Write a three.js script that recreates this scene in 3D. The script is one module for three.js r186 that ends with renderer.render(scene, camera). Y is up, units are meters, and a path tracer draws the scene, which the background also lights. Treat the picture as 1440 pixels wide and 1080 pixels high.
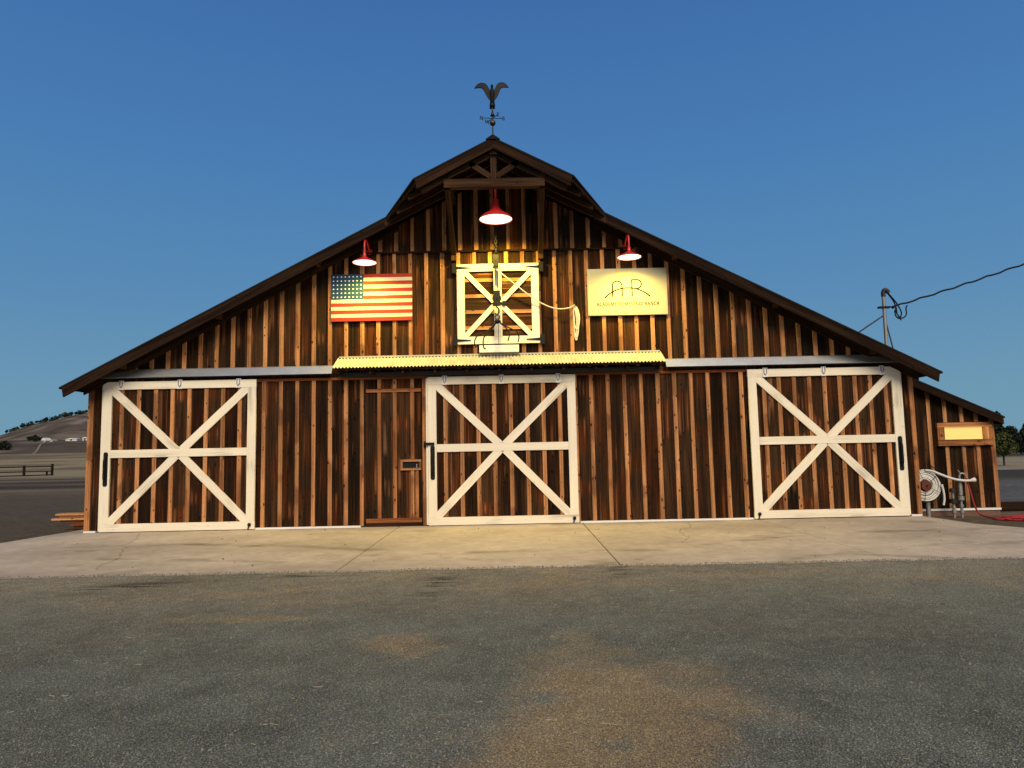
import * as THREE from 'three';
import { mergeGeometries } from 'three/addons/utils/BufferGeometryUtils.js';
import { FontLoader } from 'three/addons/loaders/FontLoader.js';
import { TextGeometry } from 'three/addons/geometries/TextGeometry.js';

// ---------------------------------------------------------------- camera, sky, sun, exposure
const scene = new THREE.Scene();
const CAM = { x: 0.2636, y: 1.45, z: 14.3, f: 1000, pitch: Math.atan(0.097), roll: -0.0205 };
const camera = new THREE.PerspectiveCamera(2 * Math.atan(0.54) * 180 / Math.PI, 4 / 3, 0.1, 4000);
camera.position.set(CAM.x, CAM.y, CAM.z);
camera.rotation.set(CAM.pitch, 0, CAM.roll);
scene.add(camera);

const EXPOSURE = 1.7;
const renderer = new THREE.WebGLRenderer({ antialias: true });
renderer.toneMapping = THREE.LinearToneMapping;
renderer.toneMappingExposure = EXPOSURE;
renderer.shadowMap.enabled = true;

const sunDir = new THREE.Vector3(0.12, 0.86, 1).normalize();   // the afterglow stands behind the photographer
{
  const W = 512, H = 256, d = new Float32Array(W * H * 4);
  // clear dusk sky: colour by height, with the afterglow round the place where the sun went down
  const stops = [[0, 0.165, 0.315, 0.41], [4, 0.145, 0.3, 0.425], [12, 0.096, 0.243, 0.44], [22, 0.064, 0.194, 0.425], [34, 0.046, 0.143, 0.37], [55, 0.042, 0.13, 0.34], [90, 0.038, 0.12, 0.32]];
  for (let r = 0; r < H; r++) {
    const el = ((r + 0.5) / H - 0.5) * 180, e = Math.max(0, el);
    let k = 0; while (k < stops.length - 2 && e > stops[k + 1][0]) k++;
    const t = Math.min(1, (e - stops[k][0]) / (stops[k + 1][0] - stops[k][0]));
    const y = Math.sin(el * Math.PI / 180), c = Math.cos(el * Math.PI / 180);
    for (let q = 0; q < W; q++) {
      const a = ((q + 0.5) / W - 0.5) * 2 * Math.PI, x = c * Math.cos(a), z = c * Math.sin(a);
      const toward = Math.max(0, (x * sunDir.x + y * 0.25 + z * sunDir.z));
      const g = Math.pow(toward, 2.2) * Math.exp(-e / 28);
      const glow = [1.05, 0.72, 0.42];
      for (let i = 0; i < 3; i++) d[(r * W + q) * 4 + i] = (stops[k][1 + i] * (1 - t) + stops[k + 1][1 + i] * t + glow[i] * g * 0.85) * 1.06 / EXPOSURE;
      d[(r * W + q) * 4 + 3] = 1;
    }
  }
  const t = new THREE.DataTexture(d, W, H, THREE.RGBAFormat, THREE.FloatType);
  t.mapping = THREE.EquirectangularReflectionMapping; t.magFilter = THREE.LinearFilter; t.needsUpdate = true;
  scene.background = t; scene.environment = t;
}
const sun = new THREE.DirectionalLight(new THREE.Color(1, 0.83, 0.6), 1.85);
sun.position.copy(sunDir).multiplyScalar(60); sun.target.position.set(0, 2, 0);
sun.castShadow = true; sun.shadow.radius = 60; sun.shadow.mapSize.set(4096, 4096);
Object.assign(sun.shadow.camera, { left: -30, right: 30, top: 30, bottom: -30, near: 1, far: 160 });
scene.add(sun, sun.target);

// ---------------------------------------------------------------- helpers
function mulberry(a) { return () => { a |= 0; a = a + 0x6D2B79F5 | 0; let t = Math.imul(a ^ a >>> 15, 1 | a); t = t + Math.imul(t ^ t >>> 7, 61 | t) ^ t; return ((t ^ t >>> 14) >>> 0) / 4294967296; }; }
const rnd = mulberry(20417);
const rr = (a, b) => a + (b - a) * rnd();
const ss = (a, b, x) => { const t = Math.min(1, Math.max(0, (x - a) / (b - a))); return t * t * (3 - 2 * t); };
const mixn = (a, b, t) => a + (b - a) * t;
function lattice(seed) { const r = mulberry(seed), n = new Float32Array(65536); for (let i = 0; i < 65536; i++) n[i] = r(); return n; }
const LAT = [lattice(1), lattice(2), lattice(3), lattice(4)];
function vnoise(x, y, px, py, k = 0) {      // value noise that repeats every px, py cells (at most 256)
  const L = LAT[k], xi = Math.floor(x), yi = Math.floor(y), fx = x - xi, fy = y - yi;
  const x0 = ((xi % px) + px) % px, y0 = ((yi % py) + py) % py, x1 = (x0 + 1) % px, y1 = (y0 + 1) % py;
  const u = fx * fx * (3 - 2 * fx), v = fy * fy * (3 - 2 * fy);
  const a = L[y0 * 256 + x0], b = L[y0 * 256 + x1], c = L[y1 * 256 + x0], e = L[y1 * 256 + x1];
  return a + (b - a) * u + (c - a + (a - b - c + e) * u) * v;
}
const fbm = (x, y, o = 4, k = 0) => { let s = 0, a = 0.5, f = 1; for (let i = 0; i < o; i++) { s += a * vnoise(x * f + i * 17.3, y * f + i * 9.1, 256, 256, (k + i) & 3); a *= 0.5; f *= 2.03; } return s / (1 - Math.pow(0.5, o)); };
function tex(w, h, fn, srgb = true) {
  const d = new Uint8Array(w * h * 4), o = [0, 0, 0];
  for (let y = 0; y < h; y++) for (let x = 0; x < w; x++) { fn(x / w, y / h, o); const i = (y * w + x) * 4; d[i] = Math.max(0, Math.min(255, o[0])); d[i + 1] = Math.max(0, Math.min(255, o[1])); d[i + 2] = Math.max(0, Math.min(255, o[2])); d[i + 3] = 255; }
  const t = new THREE.DataTexture(d, w, h, THREE.RGBAFormat); t.wrapS = t.wrapT = THREE.RepeatWrapping; t.magFilter = THREE.LinearFilter; t.minFilter = THREE.LinearMipmapLinearFilter; t.generateMipmaps = true;
  if (srgb) t.colorSpace = THREE.SRGBColorSpace; t.needsUpdate = true; return t;
}
function shadowed(o) { o.traverse(m => { if (m.isMesh) { m.castShadow = true; m.receiveShadow = true; } }); return o; }
const taken = new Map();
function numbered(n) { const k = taken.get(n) ?? 0; taken.set(n, k + 1); return k ? n + '_' + String(k).padStart(3, '0') : n; }
function thing(name, label, category, pos = [0, 0, 0], group) {
  const g = new THREE.Group(); g.name = numbered(name); g.position.set(...pos); scene.add(g);
  g.userData = { label, category }; if (group) g.userData.group = group; return g;
}
function tagged(mesh, label, category, group) { mesh.name = numbered(mesh.name); mesh.userData = { label, category }; if (group) mesh.userData.group = group; scene.add(mesh); shadowed(mesh); return mesh; }
function structure(name, geo, mat) { const m = new THREE.Mesh(geo, mat); m.name = name; m.userData.kind = 'structure'; scene.add(m); shadowed(m); return m; }
function part(name, geo, mat, parent) { const m = new THREE.Mesh(geo, mat); m.name = name; m.castShadow = m.receiveShadow = true; parent.add(m); return m; }
function grp(name, parent) { const g = new THREE.Group(); g.name = name; parent.add(g); return g; }

// box from 8 corners; uv runs across (u) and along the grain (v), in metres / size of the wood texture
const WU = 2, WV = 4;
function hexa(c, grain, tint = [1, 1, 1]) {
  // c: 0-3 front bl br tr tl, 4-7 back bl br tr tl
  const F = [[0, 1, 2, 3], [5, 4, 7, 6], [4, 0, 3, 7], [1, 5, 6, 2], [3, 2, 6, 7], [4, 5, 1, 0]];
  const pos = [], uv = [], nor = [], col = [], ou = rnd() * WU, ov = rnd() * WV;
  const g = new THREE.Vector3(...grain).normalize(), A = new THREE.Vector3(), B = new THREE.Vector3(), N = new THREE.Vector3(), U = new THREE.Vector3(), P = new THREE.Vector3();
  F.forEach((f, fi) => {
    A.fromArray(c[f[1]]).sub(P.fromArray(c[f[0]])); B.fromArray(c[f[3]]).sub(P); N.crossVectors(A, B);
    if (N.lengthSq() < 1e-14) { B.fromArray(c[f[2]]).sub(P); N.crossVectors(A, B); }
    N.normalize(); U.crossVectors(N, g); const endGrain = U.lengthSq() < 0.05; if (endGrain) U.set(1, 0, 0); else U.normalize();
    for (const k of [0, 1, 2, 0, 2, 3]) {
      const p = c[f[k]]; P.fromArray(p); pos.push(...p); nor.push(N.x, N.y, N.z);
      uv.push((P.dot(U) + fi * 0.13) / WU + ou, (endGrain ? (p[1] + p[2]) : P.dot(g)) / WV + ov); col.push(...tint);
    }
  });
  const b = new THREE.BufferGeometry();
  b.setAttribute('position', new THREE.Float32BufferAttribute(pos, 3)); b.setAttribute('normal', new THREE.Float32BufferAttribute(nor, 3));
  b.setAttribute('uv', new THREE.Float32BufferAttribute(uv, 2)); b.setAttribute('color', new THREE.Float32BufferAttribute(col, 3)); return b;
}
const upright = (x0, x1, y0, yl, yr, z0, z1, tint) => hexa([[x0, y0, z1], [x1, y0, z1], [x1, yr, z1], [x0, yl, z1], [x0, y0, z0], [x1, y0, z0], [x1, yr, z0], [x0, yl, z0]], [0, 1, 0], tint);
function box(x0, x1, y0, y1, z0, z1, tint) { const l = [x1 - x0, y1 - y0, z1 - z0], m = Math.max(...l); return hexa([[x0, y0, z1], [x1, y0, z1], [x1, y1, z1], [x0, y1, z1], [x0, y0, z0], [x1, y0, z0], [x1, y1, z0], [x0, y1, z0]], [l[0] === m ? 1 : 0, l[0] !== m && l[1] === m ? 1 : 0, l[0] !== m && l[1] !== m ? 1 : 0], tint); }
// straight timber between two points: w across (in the plane that "up" spans), t the other way
function beam(p, q, w, t, up = [0, 1, 0], tint) {
  const a = new THREE.Vector3(...p), b = new THREE.Vector3(...q), d = b.clone().sub(a).normalize(), s = new THREE.Vector3().crossVectors(d, new THREE.Vector3(...up)).normalize(), u = new THREE.Vector3().crossVectors(s, d).normalize();
  const v = (o, i, j) => o.clone().addScaledVector(u, i * w / 2).addScaledVector(s, j * t / 2).toArray();
  return hexa([v(a, -1, 1), v(b, -1, 1), v(b, 1, 1), v(a, 1, 1), v(a, -1, -1), v(b, -1, -1), v(b, 1, -1), v(a, 1, -1)], d.toArray(), tint);
}
const V = (x, y, z) => new THREE.Vector3(x, y, z);
const tube = (pts, r, seg = 24, rad = 8, closed = false) => new THREE.TubeGeometry(new THREE.CatmullRomCurve3(pts.map(p => Array.isArray(p) ? V(...p) : p), closed), seg, r, rad, closed);
const rod = (p, q, r, r2 = r, n = 10) => { const a = V(...p), b = V(...q), g = new THREE.CylinderGeometry(r2, r, a.distanceTo(b), n); g.applyQuaternion(new THREE.Quaternion().setFromUnitVectors(V(0, 1, 0), b.clone().sub(a).normalize())); const m = a.add(b).multiplyScalar(0.5); g.translate(m.x, m.y, m.z); return g; };
const lathe = (pts, n = 32) => new THREE.LatheGeometry(pts.map(p => new THREE.Vector2(p[0], p[1])), n);
const moved = (g, x, y, z) => g.translate(x, y, z);
const merged = (l) => { l = l.map(g => g.index ? g.toNonIndexed() : g); const keep = ['position', 'normal', 'uv']; l.forEach(g => Object.keys(g.attributes).forEach(k => { if (!keep.includes(k)) g.deleteAttribute(k); })); return mergeGeometries(l); };
// photograph pixel (1440 x 1080) -> point on the plane z, or on the level y
function ray(px, py) { return V((px - 720) / CAM.f, -(py - 540) / CAM.f, -1).applyEuler(camera.rotation); }
function onZ(px, py, z) { const v = ray(px, py), t = (z - CAM.z) / v.z; return V(CAM.x + t * v.x, CAM.y + t * v.y, z); }
function onY(px, py, y) { const v = ray(px, py), t = (y - CAM.y) / v.y; return V(CAM.x + t * v.x, y, CAM.z + t * v.z); }
// a place measured on the wall plane, taken to a plane nearer the photographer
const nx = (x, z) => CAM.x + (x - CAM.x) * (CAM.z - z) / CAM.z, ny = (y, z) => CAM.y + (y - CAM.y) * (CAM.z - z) / CAM.z;

// ---------------------------------------------------------------- materials
// knots and streaks of sawn timber; across = u (2 m), along = v (4 m)
const knots = (seed, n) => { const r = mulberry(seed), l = []; for (let i = 0; i < n; i++) l.push([r(), r(), 0.006 + 0.012 * r(), r()]); return l; };
function woodTexture(seed, nk, shade) {
  const K = knots(seed, nk), k = seed & 3;
  return tex(1024, 1024, (u, v, o) => {
    let pull = 0, kn = 0;
    for (const q of K) {
      let du = Math.abs(u - q[0]); if (du > 0.5) du = 1 - du; if (du > 0.06) continue;
      let dv = Math.abs(v - q[1]); if (dv > 0.5) dv = 1 - dv; if (dv > 0.05) continue;
      const rr2 = Math.hypot(du * 2, dv * 4 * 0.55) / q[2];
      if (rr2 < 3) { pull += Math.exp(-rr2 * rr2 * 0.5) * 0.7; kn = Math.max(kn, 1 - ss(0.7, 1.3, rr2)); }
    }
    const w = vnoise(u * 12, v * 6, 12, 6, k) * 0.35 + pull;
    const g1 = vnoise(u * 128 + w * 6, v * 5, 128, 5, k), g2 = vnoise(u * 256 + w * 3, v * 14, 256, 14, (k + 1) & 3), g3 = vnoise(u * 24 + w, v * 4, 24, 4, (k + 2) & 3);
    const st = vnoise(u * 64, v * 3, 64, 3, (k + 3) & 3), bl = vnoise(u * 8, v * 10, 8, 10, (k + 1) & 3), fine = vnoise(u * 256, v * 128, 256, 128, k);
    shade(o, g1, g2, g3, st, bl, fine, kn);
  });
}
const boardMap = woodTexture(11, 46, (o, g1, g2, g3, st, bl, fine, kn) => {   // old redwood siding, weathered dark
  let l = 37 + (g1 - 0.5) * 22 + (g2 - 0.5) * 18 + (g3 - 0.5) * 22 + (fine - 0.5) * 8;
  const pale = ss(0.66, 0.9, st) * ss(0.45, 0.75, bl), red = ss(0.42, 0.8, bl) * (0.5 + g3 * 0.6);
  o[0] = l * (1.14 + 0.34 * red) + pale * 50; o[1] = l * (0.77 + 0.02 * red) + pale * 40; o[2] = l * (0.46 - 0.1 * red) + pale * 31;
  for (let i = 0; i < 3; i++) o[i] = o[i] * (1 - 0.55 * kn) + 2;
});
const battenMap = woodTexture(6, 150, (o, g1, g2, g3, st, bl, fine, kn) => {   // newer batten stock
  const l = 0.83 + (g1 - 0.5) * 0.24 + (g2 - 0.5) * 0.2 + (g3 - 0.5) * 0.3 + (fine - 0.5) * 0.1, d = ss(0.62, 0.85, bl) * 0.3;
  const m = 1 - 0.5 * kn - 0.7 * d * (0.5 + g2);
  o[0] = 190 * l * m + 6; o[1] = 139 * l * m * (1 - 0.1 * d); o[2] = 92 * l * m * (1 - 0.12 * d);
});
const trimMap = woodTexture(23, 30, (o, g1, g2, g3, st, bl, fine, kn) => {
  const l = 0.8 + (g1 - 0.5) * 0.4 + (g2 - 0.5) * 0.35 + (g3 - 0.5) * 0.5 + (fine - 0.5) * 0.15, m = 1 - 0.5 * kn;
  o[0] = 80 * l * m; o[1] = 58 * l * m; o[2] = 42 * l * m;
});
const paintMap = woodTexture(30, 10, (o, g1, g2, g3, st, bl, fine, kn) => {
  const l = 1 + (g1 - 0.5) * 0.035 + (g2 - 0.5) * 0.035 + (g3 - 0.5) * 0.05 + (fine - 0.5) * 0.02 - ss(0.66, 0.9, bl * 0.6 + g2 * 0.4) * 0.16 - ss(0.8, 0.93, fine * 0.5 + g1 * 0.5) * 0.14 - kn * 0.12;
  o[0] = 232 * l; o[1] = 222 * l; o[2] = 199 * l;
});
const grainBump = woodTexture(11, 46, (o, g1, g2, g3, st, bl, fine, kn) => { o[0] = o[1] = o[2] = 128 + (g1 - 0.5) * 130 + (g2 - 0.5) * 110 - kn * 30; });
grainBump.colorSpace = THREE.NoColorSpace;
const wood = (map, roughness, bump, spec = 0.15) => new THREE.MeshPhysicalMaterial({ map, roughness, bumpMap: grainBump, bumpScale: bump, vertexColors: true, specularIntensity: spec });
const M = {
  board: wood(boardMap, 0.85, 0.004), batten: wood(battenMap, 0.8, 0.002), trim: wood(trimMap, 0.85, 0.003), paint: wood(paintMap, 0.75, 0.001, 0.25),
  black: new THREE.MeshPhysicalMaterial({ color: new THREE.Color(0.008, 0.008, 0.009), roughness: 0.55, specularIntensity: 0.35 }),
  iron: new THREE.MeshStandardMaterial({ color: new THREE.Color(0.045, 0.04, 0.036), roughness: 0.55, metalness: 0.7 }),
  roof: new THREE.MeshPhysicalMaterial({ color: new THREE.Color(0.018, 0.015, 0.013), roughness: 0.95, specularIntensity: 0.15 }),
  red: new THREE.MeshPhysicalMaterial({ color: new THREE.Color(0.55, 0.02, 0.018), roughness: 0.4, clearcoat: 0.4, clearcoatRoughness: 0.3 }),
  white: new THREE.MeshStandardMaterial({ color: new THREE.Color(0.78, 0.77, 0.74), roughness: 0.5 }),
  rope: new THREE.MeshStandardMaterial({ color: new THREE.Color(0.62, 0.55, 0.42), roughness: 0.95 }),
};
const blotch = (a, b, seed) => tex(512, 512, (u, v, o) => { const n = 0.5 * vnoise(u * 8, v * 8, 8, 8, seed & 3) + 0.3 * vnoise(u * 32, v * 32, 32, 32, (seed + 1) & 3) + 0.2 * vnoise(u * 128, v * 128, 128, 128, (seed + 2) & 3); for (let i = 0; i < 3; i++) o[i] = a[i] + (b[i] - a[i]) * n; });
M.galv = new THREE.MeshStandardMaterial({ map: blotch([168, 173, 181], [200, 204, 210], 3), roughness: 0.36, metalness: 0.85 });
M.tin = new THREE.MeshStandardMaterial({ map: blotch([150, 147, 134], [196, 192, 176], 5), roughness: 0.6, metalness: 0.25 });
M.pipe = new THREE.MeshStandardMaterial({ map: blotch([120, 118, 110], [175, 172, 165], 8), roughness: 0.55, metalness: 0.6 });
M.rust = new THREE.MeshStandardMaterial({ map: blotch([70, 34, 24], [120, 62, 44], 2), roughness: 0.9 });
const tone = (a = 0.14, warm = 0.06) => { const b = 1 + (rnd() - 0.5) * 2 * a, w = (rnd() - 0.5) * 2 * warm; return [b * (1 + w), b, b * (1 - w)]; };
const boardTone = () => { const b = Math.exp(rr(-0.55, 0.45)), w = rr(-0.08, 0.17); return [b * (1 + w), b, b * (1 - w * 0.7)]; };

// ---------------------------------------------------------------- ground
const slabY = (z) => 0.05 - 0.0095 * z;
function terrainH(x, z) {
  const d = CAM.z - z, a = x / Math.max(20, d);
  let h = -0.06;
  const left = ss(-0.22, -0.42, a), right = ss(0.3, 0.5, a);
  h += left * (4.6 * ss(85, 260, d) + 9.5 * ss(270, 430, d) * (0.75 + 0.5 * fbm(x * 0.012, z * 0.012, 3)) + 30 * Math.exp(-Math.pow((a + 0.6) / 0.082, 2) / 2) * ss(430, 650, d) * (0.82 + 0.36 * fbm(x * 0.035 + 1, z * 0.02, 4, 2)) + (d > 200 ? 3.2 * (fbm(x * 0.03 + 7, z * 0.03, 3) - 0.5) * ss(200, 400, d) : 0));
  h -= 45 * left * ss(690, 1100, d);
  h += -1.4 * right * ss(30, 90, d);
  return h;
}
{
  const N = 300, pos = [], col = [], uv = [], idx = [];
  const warp = (t) => 40 * t + 900 * Math.pow(Math.abs(t), 3.2) * Math.sign(t);
  for (let j = 0; j <= N; j++) for (let i = 0; i <= N; i++) {
    const x = warp(i / N * 2 - 1), tz = j / N, z = 45 - (60 * tz + 1150 * Math.pow(tz, 2.6));
    const d = CAM.z - z, a = x / Math.max(20, d), n = fbm(x * 0.05, z * 0.05, 4), n2 = fbm(x * 0.4, z * 0.4, 3, 2), n3 = fbm(x * 0.012 + 3, z * 0.03, 3, 1);
    let c = [0.088, 0.07, 0.046];                                     // dark yard earth
    const put = (k, r, g, b) => { c = [mixn(c[0], r, k), mixn(c[1], g, k), mixn(c[2], b, k)]; };
    if (x < -5) {
      const sk = fbm(x * 0.05 + 2, z * 0.33, 4, 3); put(ss(0.45, 0.6, sk) * 0.8, 0.075, 0.07, 0.055); put(ss(28.5, 33, d + 3 * n), 0.098, 0.075, 0.05); put(ss(0.5, 0.62, sk) * ss(33, 38, d), 0.15, 0.118, 0.078); put(ss(0.56, 0.64, fbm(x * 0.03, z * 0.2 + 8, 4, 1)) * ss(36, 42, d), 0.055, 0.043, 0.03);
      put(ss(62, 84, d + 18 * (n - 0.5)), 0.25, 0.2, 0.12); put(ss(0.5, 0.62, fbm(x * 0.03 + 4, z * 0.09, 4, 2)) * ss(72, 90, d), 0.14, 0.108, 0.066);
      put(ss(215, 290, d + 50 * (n - 0.5)), 0.088, 0.066, 0.048); put(ss(440, 500, d + 40 * (n - 0.5)), 0.15, 0.115, 0.082); put(ss(0.5, 0.62, n3) * ss(470, 540, d), 0.1, 0.075, 0.06); put(ss(0.53, 0.63, fbm(x * 0.11, z * 0.05 + 6, 4, 3)) * ss(290, 330, d), 0.055, 0.048, 0.033); put(ss(0.6, 0.7, fbm(x * 0.09 + 9, z * 0.04, 4, 0)) * ss(290, 330, d), 0.2, 0.165, 0.13);
    } else if (x > 8.3) {
      put(ss(15.0, 15.6, d) * (1 - ss(16.6, 17.6, d + n2)), 0.13, 0.105, 0.072);
      put(ss(18.5, 19.5, d + 0.6 * n2) * (1 - ss(27, 31, d)), 0.105, 0.102, 0.093);     // pale road
      put(ss(29, 33, d), 0.05, 0.045, 0.035); put(ss(56, 66, d + 8 * n) , 0.26, 0.215, 0.14); put(ss(0.55, 0.7, n) * ss(60, 70, d), 0.15, 0.13, 0.08); put(ss(130, 170, d), 0.07, 0.07, 0.045);
    }
    const v = 1.7 * (0.8 + 0.4 * n2); pos.push(x, terrainH(x, z), z); col.push(c[0] * v, c[1] * v, c[2] * v); uv.push(x / 3, z / 3);
  }
  for (let j = 0; j < N; j++) for (let i = 0; i < N; i++) { const a = j * (N + 1) + i; idx.push(a, a + 1, a + N + 1, a + 1, a + N + 2, a + N + 1); }
  const g = new THREE.BufferGeometry(); g.setAttribute('position', new THREE.Float32BufferAttribute(pos, 3)); g.setAttribute('color', new THREE.Float32BufferAttribute(col, 3)); g.setAttribute('uv', new THREE.Float32BufferAttribute(uv, 2)); g.setIndex(idx); g.computeVertexNormals();
  const grit = tex(512, 512, (u, v, o) => { const n = 0.4 * vnoise(u * 24, v * 24, 24, 24, 0) + 0.35 * vnoise(u * 90, v * 90, 90, 90, 1) + 0.25 * vnoise(u * 256, v * 256, 256, 256, 2); o[0] = o[1] = o[2] = 150 + 105 * n; });
  structure('terrain', g, new THREE.MeshPhysicalMaterial({ vertexColors: true, map: grit, roughness: 1, specularIntensity: 0.1 }));
}
// asphalt with its worn, gritty and straw-covered patches
const edgeZ = (x) => 5.2 + (fbm(x * 1.3 + 40, 3.3, 4) - 0.5) * 0.22;
function strawAt(x, z) {       // 0..1, how much brown chaff lies here
  const n = fbm(x * 1.1 + 5, z * 1.1 + 3, 5), m = fbm(x * 4 + 1, z * 4 + 9, 4, 1);
  let s = Math.exp(-(Math.pow((x - 0.72) / 0.72, 2) + Math.pow((z - 10.4) / 1.6, 2)) * 1.1) * 1.25;
  s = Math.max(s, 0.72 * Math.exp(-(Math.pow((x + 0.55) / 0.5, 2) + Math.pow((z - 8.7) / 0.55, 2)) * 1.3), 0.8 * Math.exp(-(Math.pow((x + 2.35) / 0.75, 2) + Math.pow((z - 7.72) / 0.2, 2))), 0.35 * Math.exp(-Math.pow((z - 6.2) / 1.0, 2)));
  const hole = Math.exp(-(Math.pow((x - 0.42) / 0.12, 2) + Math.pow((z - 9.95) / 0.12, 2))) + 0.8 * Math.exp(-(Math.pow((x - 0.75) / 0.1, 2) + Math.pow((z - 10.65) / 0.07, 2)));
  return Math.max(0, Math.min(1, ss(0.2, 1.05, s + (n - 0.5) * 0.9 + (m - 0.5) * 0.7) - hole));
}
{
  const nxs = 430, nzs = 260, pos = [], col = [], uv = [], idx = [];
  for (let j = 0; j <= nzs; j++) for (let i = 0; i <= nxs; i++) {
    const t = i / nxs * 2 - 1, x = 8.5 * t + 42 * Math.pow(Math.abs(t), 7) * Math.sign(t), s = j / nzs, z0 = edgeZ(x), z = z0 + 7.2 * s + 24 * Math.pow(s, 7);
    const n = fbm(x * 0.6 + 11, z * 0.6 + 2, 5), m = fbm(x * 3, z * 3, 4, 2), f = fbm(x * 14, z * 14, 3, 1), st = strawAt(x, z);
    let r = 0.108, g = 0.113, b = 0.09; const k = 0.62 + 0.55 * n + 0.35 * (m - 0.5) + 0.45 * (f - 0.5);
    const nearSlab = ss(8.6, 5.6, z + 4.5 * (n - 0.5) + 1.2 * (m - 0.5)) * 0.8; r = mixn(r, 0.162, nearSlab); g = mixn(g, 0.147, nearSlab); b = mixn(b, 0.115, nearSlab);  // paler, warmer tone towards the slabs, its edge broken by noise
    r = mixn(r, 0.225, st * 0.75); g = mixn(g, 0.172, st * 0.75); b = mixn(b, 0.1, st * 0.75);
    // tyre marks and damp stains by the concrete edge
    let dark = 0;
    for (const [cx, cz, w, h, sl] of [[-0.62, 6.15, 0.16, 0.75, 0.05], [-4.3, 5.95, 0.42, 0.42, 0.9], [1.5, 5.55, 0.16, 0.4, 0], [-2.3, 5.42, 0.5, 0.1, 0]]) {
      const q = Math.exp(-(Math.pow((x - cx - (z - cz) * -sl) / w, 2) + Math.pow((z - cz) / h, 2))); dark = Math.max(dark, q * ss(0.42, 0.6, fbm(x * 2.2 + cz, z * 13, 3, 3)));
    }
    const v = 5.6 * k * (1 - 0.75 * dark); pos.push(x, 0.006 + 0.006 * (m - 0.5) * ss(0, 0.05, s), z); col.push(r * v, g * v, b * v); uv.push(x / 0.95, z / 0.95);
  }
  for (let j = 0; j < nzs; j++) for (let i = 0; i < nxs; i++) { const a = j * (nxs + 1) + i; idx.push(a, a + nxs + 1, a + 1, a + 1, a + nxs + 1, a + nxs + 2); }
  const g = new THREE.BufferGeometry(); g.setAttribute('position', new THREE.Float32BufferAttribute(pos, 3)); g.setAttribute('color', new THREE.Float32BufferAttribute(col, 3)); g.setAttribute('uv', new THREE.Float32BufferAttribute(uv, 2)); g.setIndex(idx); g.computeVertexNormals();
  const rs = mulberry(77), spots = []; const GN = 96; for (let i = 0; i < GN * GN; i++) spots.push([rs(), rs(), rs(), rs()]);
  const chip = (u, v) => { const X = u * GN, Y = v * GN, xi = Math.floor(X), yi = Math.floor(Y); let best = 9, id = 0; for (let j = -1; j <= 1; j++) for (let i = -1; i <= 1; i++) { const k = ((yi + j + GN) % GN) * GN + (xi + i + GN) % GN, s = spots[k], d = Math.hypot(xi + i + s[0] - X, yi + j + s[1] - Y) / (0.55 + 0.5 * s[3]); if (d < best) { best = d; id = k; } } return [best, spots[id][2]]; };
  const stone = tex(1024, 1024, (u, v, o) => { const [d, t] = chip(u, v), n = vnoise(u * 256, v * 256, 256, 256, 1), l = d < 0.62 ? 140 + 62 * t * t : 116; const q = l * (0.82 + 0.36 * n); o[0] = q * (1 + 0.05 * (t - 0.5)); o[1] = q; o[2] = q * (1 - 0.05 * (t - 0.5)); });
  const bump = tex(1024, 1024, (u, v, o) => { const [d] = chip(u, v), n = vnoise(u * 256, v * 256, 256, 256, 1); o[0] = o[1] = o[2] = 190 * (1 - ss(0.2, 0.75, d)) + 60 * n; }, false);
  structure('asphalt_yard', g, new THREE.MeshPhysicalMaterial({ vertexColors: true, map: stone, bumpMap: bump, bumpScale: 0.007, roughness: 0.95, specularIntensity: 0.1 }));
}
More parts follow.
